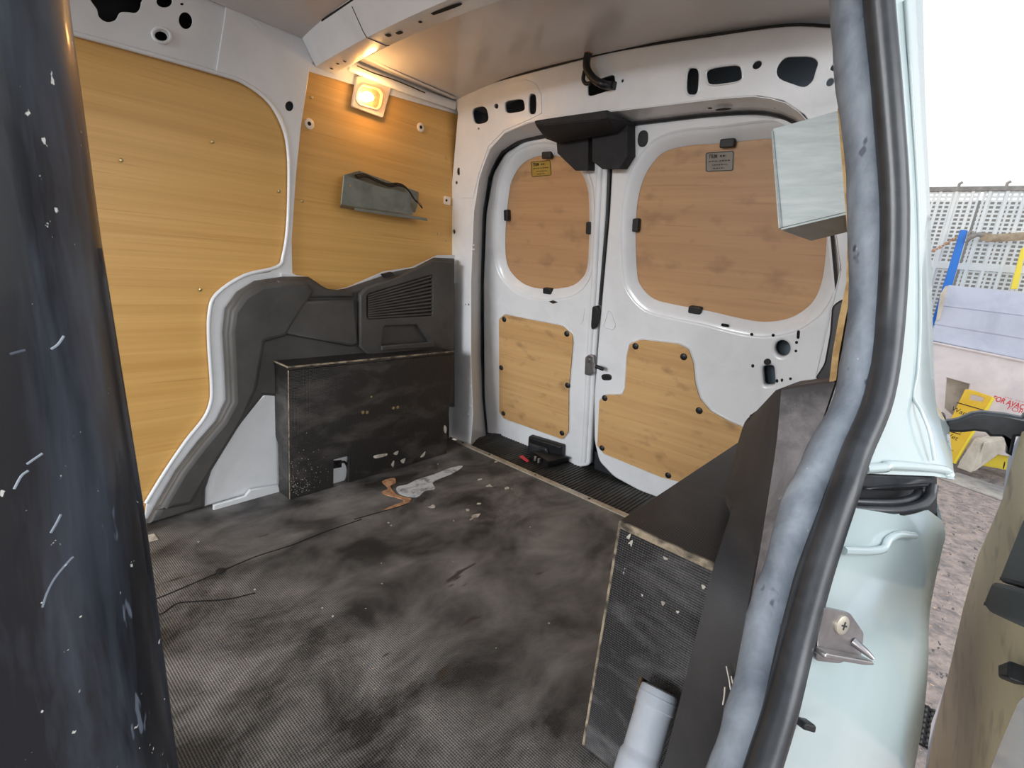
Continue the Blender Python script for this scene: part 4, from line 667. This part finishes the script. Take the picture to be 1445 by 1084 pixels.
for poly in ([(-.2965,.4336),(-.2905,.4427),(-.2912,.4323)],[(-.2923,.4242),(-.2853,.4339),(-.2856,.4212),(-.2887,.4247)],[(-.2337,.4308),(-.2256,.4301),(-.2306,.4263)],[(-.2239,.3581),(-.2171,.3584),(-.2204,.3514)],[(-.1995,.355),(-.1943,.3569),(-.1966,.3517)],[(-.1722,.4156),(-.166,.4155),(-.1689,.4091)],[(-.2563,.3523),(-.2525,.3518),(-.2544,.3482)]):
    plate('paint_fleck','X.6785',sm([V(q) for q in poly],3),'fleck',t=.0008,bev=.0002,parent=rb,label='white paint fleck')
pp=thing('drain_pipe','pale grey plastic pipe leaning out of the notch in the near box','pipe',(.62,.2,0))
pa,pb=[V(q) for q in [(.655,.193,.2327)]+[(.565,.1774,.1328)]]
dv=(pb-pa)
prof=[(0,.020),(.015,.0262),(.045,.0275),(.10,.0278),(.20,.0285),(.21,.027),(.62,.0268),(.66,.027),(.70,.0295),(.75,.03),(1.0,.03),(1.15,.03)]
tube('pipe',[pa+dv*t for t,_ in prof],[r for _,r in prof],'pipe',pp,seg=24,smooth=40)
tube('pipe_ring',[pa+dv*(.09+.02*math.sin(0)),pa+dv*.10],.0285,'pipe',pp,seg=24)

# ---------------- grey box high on the near wall
gb=thing('junction_box','pale grey brushed box mounted high on the near wall by the door seal','box',(.9,.17,.92))
q=[V(p) for p in [(.83,.2513,1.0618),(.83,.1524,1.0821),(.83,.1171,.9495),(.83,.2115,.9214)]]
far=[(1,.2029,.9164)][0]; dx=.17
b4=[V((p.x+dx,p.y-(.0 if i in(0,3) else 0),p.z)) for i,p in enumerate(q)]
fy=V(far).y
b4[3]=V((1.0,q[3].y-.01,q[3].z)); b4[0]=V((1.0,q[0].y-.01,q[0].z))
hull('box_body',q+b4,'greybox',gb,bev=.003)
tube('face_edge',[p+V((-.002,0,0)) for p in (q[0]+V((0,-.004,-.004)),q[3]+V((0,-.004,.004)))],.0016,'greybox',gb,seg=6)

# ---------------- black pillar in the foreground left
dep=.30
R_=rot; fw=-V((R_[0][2],R_[1][2],R_[2][2])); rt_=V((R_[0][0],R_[1][0],R_[2][0])); upv=V((R_[0][1],R_[1][1],R_[2][1]))
bp_=thing('door_pillar','scratched glossy black pillar trim filling the left foreground','pillar',(.02,.42,.2))
edge=[(.0634,.36,.9873),(.0628,.36,.9433),(.0642,.36,.8959),(.0663,.36,.8247),(.0702,.36,.7465),(.0747,.36,.6552),(.0778,.36,.5601),(.0814,.36,.4393),(.0845,.36,.3108)]
edge=[V(p) for p in edge]
pr=.075
cen=[]
for e in edge:
    dvv=e-V((0,0,0.84)); h=V((dvv.x,dvv.y,0)).normalized(); left=V((-h.y,h.x,0)); cen.append(e+left*pr)
tube('pillar_skin',crv(cen,5),pr,'pillar',bp_,seg=48,smooth=180)
tube('edge_lip',crv([e+ (c-e)*.16+V((0,-.012,0)) for e,c in zip(edge,cen)][3:],5),.010,'pillar',bp_,seg=12,smooth=180)
for poly in ([(.0168,.28,.665),(.0188,.28,.6711),(.0224,.28,.678),(.0282,.28,.6848),(.0295,.28,.6857)],[(.0186,.28,.7355),(.021,.28,.7372),(.0239,.28,.7392)],[(.023,.28,.7009),(.0253,.28,.705),(.0271,.28,.7087)],[(.0184,.28,.7836),(.0206,.28,.7843),(.0231,.28,.785)],[(.0309,.28,.7848),(.0333,.28,.7868),(.0355,.28,.7903)],[(.0137,.28,.7254),(.0164,.28,.7306),(.0188,.28,.7325)]):
    tube('scratch',crv(poly,4),.0005,'dusty',bp_,seg=5)

# ---------------- sliding door standing open outside
sd=thing('sliding_door','open sliding side door with plywood lining and black latch box','van door',(1.1,-.17,0))
plate('door_frame','S',[(-1.4601,.6187),(-1.576,.5179),(-1.5082,.4394),(-1.6459,.2426),(-1.6266,.0455),(-1.6558,-.1074),(-1.7734,-.3508),(-1.6618,-.4229),(-1.5735,-.5008)]+[(-.6624,.3632),(-1.2294,.7063)],'barriertop',t=.05,off=-.055,parent=sd,bev=.006)
plate('plywood_panel','S',[(-1.3756,.6141),(-1.406,.5403),(-1.4042,.4605),(-1.5604,.2703),(-1.5911,.1147),(-1.5647,-.0329),(-1.5717,-.2014),(-1.5287,-.3108),(-1.4752,-.364),(-.9052,.1581),(-.8976,.2209),(-.8798,.2865),(-.8529,.3611),(-.7976,.4288),(-1.1956,.6625)],'woods',t=.009,off=-.004,parent=sd,edge='tan')
plate('lower_frame','S',[(-.8844,.1527),(-.8869,.2299),(-.8681,.2956),(-.8419,.3667),(-.786,.4316),(-.6659,.3598)],'body',t=.012,off=-.004,parent=sd,bev=.004)
plate('latch_box','T',fil([(-.8385,.6051),(-.9006,.4858),(-.6369,.5932),(-.7226,.6445)],.01),'black',t=.03,off=-.03,parent=sd,bev=.006)
plate('latch_base','T',fil([(-.9031,.4826),(-.9315,.4314),(-.8817,.4471),(-.7872,.488),(-.6737,.5375),(-.6014,.572),(-.6382,.594)],.008),'black',t=.035,off=-.03,parent=sd,bev=.006)
plate('handle_tip','S',fil([(-.9039,.3702),(-.8526,.4082),(-.8294,.3958),(-.8844,.361)],.004),'black',t=.02,off=.004,parent=sd,bev=.004)
u,v=[(-1.5964,.4903)][0]; disc('frame_hole','S',u,v,.009,.001,'crack',sd,off=-.005)
am=plate('hinge_arm','X1.45',[(.0553,.5928),(.0652,.5973),(.0757,.6036),(.0927,.6214),(.1081,.6289),(.1406,.6331),(.1676,.6328),(.1732,.6528),(.1829,.6554),(.1993,.5897),(.1848,.5976),(.1693,.5913),(.1731,.5496),(.1636,.5528),(.1591,.5801),(.1491,.585),(.1325,.5798),(.124,.5869),(.1072,.585),(.0916,.577),(.0749,.5719),(.0624,.5732)],'rubber',t=.03,parent=sd,bev=.006)
rh=[(1.45,-.047,.6021),(1.45,-.0554,.5978),(1.45,-.0643,.5704),(1.45,-.062,.5596)]
hull('arm_roller',[V(p)+V((d,0,0)) for p in rh for d in (0,.04)],'black',sd,bev=.002)

# ---------------- outside yard
gd=plate('ground','Z-.55',rect(-8,14,-9,8),'ground',t=.02,off=-.02,**ST)
plate('kerb','Z-.55',[(5.2372,-.2819),(5.5747,-.3971),(5.4446,-.8211),(5.0419,-.7859)]+[(5.1244,-.4332)][:0],'conc',t=.012,off=-.004,label='concrete slab strip between barrier and ground',cat='slab')
gt=thing('drain_grate','black iron drain grate in the gravel by the van','drain grate',tuple([(2.0174,-.2756,-.55)][0]))
gc=[V(q) for q in [(2.1431,-.2779,-.548),(2.141,-.2957,-.548),(1.9267,-.2665,-.548),(1.9278,-.281,-.548)]]
a,b,c,d=gc
for k in range(7):
    t=(k+.3)/7; tube('grate_bar',[a.lerp(c,t)+V((0,.01,0)),b.lerp(d,min(t+.06,1))-V((0,.01,0))],(.012,.006),'black',gt,seg=6)
tube('grate_side',[a,c],.008,'black',gt,seg=6); tube('grate_side',[b,d],.008,'black',gt,seg=6)
# perforated fence: corrugated sheets with real slots
fx=6.6
fn=thing('perforated_fence','tall white perforated metal fence with pale corrugations behind the barriers','fence',(fx,-.1,-.55))
def slots(name,y0,y1,z0,z1,par,x,pitch,zp,lab=None):
    bm=bmesh.new(); 
    ny=int((y1-y0)/pitch); nz=int((z1-z0)/zp)
    def bx(ya,yb,za,zb,xa,xb):
        vs=[bm.verts.new((xx,yy,zz)) for xx in (xa,xb) for yy in (ya,yb) for zz in (za,zb)]
        for f in ((0,1,3,2),(4,6,7,5),(0,2,6,4),(1,5,7,3),(0,4,5,1),(2,3,7,6)): bm.faces.new([vs[i] for i in f])
    for i in range(nz+1): bx(y0,y1,z0+i*zp,z0+i*zp+zp*.42,x,x+.006)
    for i in range(ny+1): bx(y0+i*pitch,y0+i*pitch+pitch*.38,z0,z1,x-.001,x+.005)
    o=frombm(name,bm,'fence',par,smooth=None); o['kind']='stuff'; return o
for k,(ya,yb) in enumerate(((-1.4,-.72),(-.70,-.02),(0,.68),(.70,1.38))):
    slots('perforated_sheet',ya,yb,-.55,1.90-.0*k,fn,fx,.047,.038)
for k in range(24):
    y=-1.4+k*.12; box('fence_rib',fx-.022,fx-.002,y,y+.028,-.55,1.9,'fence',fn,bev=.004)
box('fence_rail',fx-.03,fx+.03,-1.4,1.4,1.90,1.94,'conc',fn)
box('fence_rail',fx-.02,fx-.002,-1.4,1.4,1.18,1.24,'fence',fn)
for q in [(6.6,.1736,1.9281),(6.6,-.1626,1.8617)]:
    tube('fence_hook',[V((q[0],q[1],1.94)),V((q[0],q[1],1.97)),V((q[0],q[1]-.02,1.985))],.012,'conc',fn,seg=8)
box('warehouse',9.5,12,-4,3.5,-.55,2.25,'house',label='pale building wall behind the perforated fence',cat='building')
# blue post with strap
bpst=thing('fence_post','bright blue post standing in front of the perforated fence','post',(6.3,-.15,-.55))
pq=[V(q) for q in [(6.35,.0652,1.5247),(6.35,.0092,1.5204),(6.35,.0014,1.0239),(6.35,.0675,1.017)]]
hull('post',[p+V((d,0,0)) for p in pq for d in (0,.06)]+[p+(p-q2)*4+V((d,0,0)) for p,q2 in ((pq[2],pq[1]),(pq[3],pq[0])) for d in (0,.06)],'blue',bpst,bev=.005)
tube('post_ring',[V(q) for q in [(6.33,-.0074,1.4498),(6.33,-.0036,1.5062),(6.33,-.0231,1.5069),(6.33,-.037,1.4699),(6.33,-.0134,1.4248),(6.33,.0017,1.405)]],.012,'conc',bpst,seg=8)
sp_=thing('ratchet_strap','dirty tan strap tied to the blue post ring','strap',tuple([(6.3,-.1925,1.4553)][0]))
tube('strap',crv([(6.3,-.0943,1.4694),(6.3,-.1693,1.4542),(6.3,-.2598,1.4644),(6.3,-.3904,1.4821)],4),[(.035,.01)]*13,'strap',sp_,seg=8)
tube('strap_hook',crv([(6.3,-.0006,1.434),(6.3,-.0335,1.4606),(6.3,-.0675,1.4807),(6.3,-.1023,1.4759)],4),.02,'conc',sp_,seg=8)
chn=thing('chain','rusty chain running left from the blue post','chain',tuple([(6.3,.1334,1.3827)][0]))
cpath=crv([(6.3,.2354,1.3052),(6.3,.177,1.3479),(6.3,.1227,1.4025),(6.3,.0646,1.4563)],6)
for i in range(0,len(cpath)-1,2):
    a,b=cpath[i],cpath[i+1]; tube('link',[a.lerp(b,-.2),a.lerp(b,1.5)],(.014,.008) if i%4 else (.008,.014),'torn',chn,seg=6)
yp=[V(q) for q in [(6.4,-.3847,1.3764),(6.4,-.41,1.4204),(6.4,-.4466,1.0344),(6.4,-.4015,1.0295)]]
hull('yellow_rail',[p+V((d,0,0)) for p in yp for d in (0,.05)],'yellow2',None,bev=.004,label='yellow leaning rail at the right end of the fence',cat='rail')
# barrier
br=thing('barrier','large pale plastic barrier with sloping grey top faces','barrier',(5.9,-.2,-.55))
b1=[(6.05,.0303,1.0122),(6.05,-.5947,.9963)]; b2=[(5.95,.034,.82),(5.95,-.6325,.8039)]; b3=[(5.9,.0438,.6532),(5.9,-.6748,.6144)]; b4_=[(5.85,.0402,.514),(5.85,-.711,.4491)]
def slab(name,ra,rb,mat,par,d=.12):
    pts=[V(p) for p in ra]+[V(p) for p in rb]; pts+= [p+V((d,0,-.01)) for p in pts]; return hull(name,pts,mat,par,bev=.006)
slab('top_face',b1,b2,'barriertop',br); slab('top_face',b2,b3,'barriertop',br); slab('top_face',b3,b4_,'barriertop',br)
slab('ledge',[(5.78,.0383,.5117),(5.78,-.7025,.4538)],[(5.78,.0339,.4933),(5.78,-.708,.4317)],'barrier',br)
plate('front_face','X5.86',[(-.047,.4992),(.7136,.4429),(.9065,-.3261),(.1667,-.4095)],'barrier',t=.06,parent=br,bev=.008,holes=[[(.1498,.2134),(.3083,.192),(.3213,.0205),(.2652,-.107),(.1997,-.0583)]])
plate('slot_back','X6.0',[(-.021,.3759),(.4268,.3375),(.5838,-.3056),(.1707,-.4393)],'block',t=.03,parent=br)
plate('end_plate','X5.98',fil([(-.0639,.9245),(-.0462,.996),(-.027,.998),(-.0143,.6942),(-.0386,.6905)],.01),'block',t=.03,off=.05,parent=br)
u,v=[(.5768,.0942)][0]
text('barrier_print','FOR AVAC','X5.80',u,v,.06,'red',br,off=.0,ang=-.16,w=.2,bold=True)
u,v=[(.6321,.0465)][0]; text('barrier_print','FOR','X5.80',u,v,.05,'red',br,off=.0,ang=-.13,w=.10)
u,v=[(.6023,.1321)][0]; text('barrier_print','--- ---','X5.80',u,v,.04,'red',br,off=.0,ang=-.13,w=.12)
# yellow folding sign
ys_=thing('floor_sign','yellow folding warning sign leaning at the barrier slot','sign',(5.72,-.3,-.55))
sq=[(.2853,.156),(.3256,.1596),(.4659,.1328),(.3663,-.4949),(.2213,-.4575)]; hh=[(.3299,.1231),(.4176,.1142),(.4135,.0758),(.3327,.0735)]
plate('sign_board','X5.7',fil(sq,.01),'yellow',t=.02,parent=ys_,bev=.004,holes=[fil(hh,.006)])
tube('sign_edge',[(5.68,-.4698,.1305),(5.68,-.3709,-.4948)],.012,'yellow2',ys_,seg=8)
tube('sign_groove',[(5.68,-.2591,.0318),(5.68,-.4375,.0105)],.004,'ink',ys_,seg=6)
u,v=[(.304,-.0391)][0]; text('sign_text','Warning','X5.68',u+.03,v-.01,.055,'ink',ys_,ang=-.24)
u,v=[(.2829,-.2658)][0]; text('sign_text','Wet','X5.68',u+.01,v,.055,'ink',ys_,ang=-.24)
u,v=[(.2797,-.3528)][0]; text('sign_text','floor','X5.68',u+.01,v-.03,.05,'ink',ys_,ang=-.24)
tube('sign_window',[at('X5.68',*q) for q in [(.2431,-.1992),(.3502,-.2123),(.3459,-.2331),(.24,-.2264)]],.004,'ink',ys_,seg=6)
fb=thing('concrete_wedge','pale concrete wedge foot on the ground beside the yellow sign','block',(5.6,-.45,-.55))
fpnts=[(5.55,-.4864,-.2308),(5.55,-.4847,-.5172),(5.55,-.5141,-.4359)]+[(5.65,-.4323,-.2319),(5.65,-.3777,-.5245),(5.65,-.405,-.4816)]+[(5.75,-.6614,-.1746),(5.75,-.6579,-.283),(5.75,-.5406,-.1807)]
hull('wedge',fpnts,'block',fb,bev=.012)
yb=[V(q) for q in [(5.9,-.5494,-.5086),(5.9,-.671,-.3137),(5.9,-.7862,-.2498),(5.9,-.8224,-.4823),(5.9,-.663,-.5012)]]
hull('yellow_crate',[p+V((d,0,0)) for p in yb for d in (0,.1)],'yellow2',None,bev=.01,label='bright yellow plastic piece lying behind the wedge foot',cat='plastic piece')
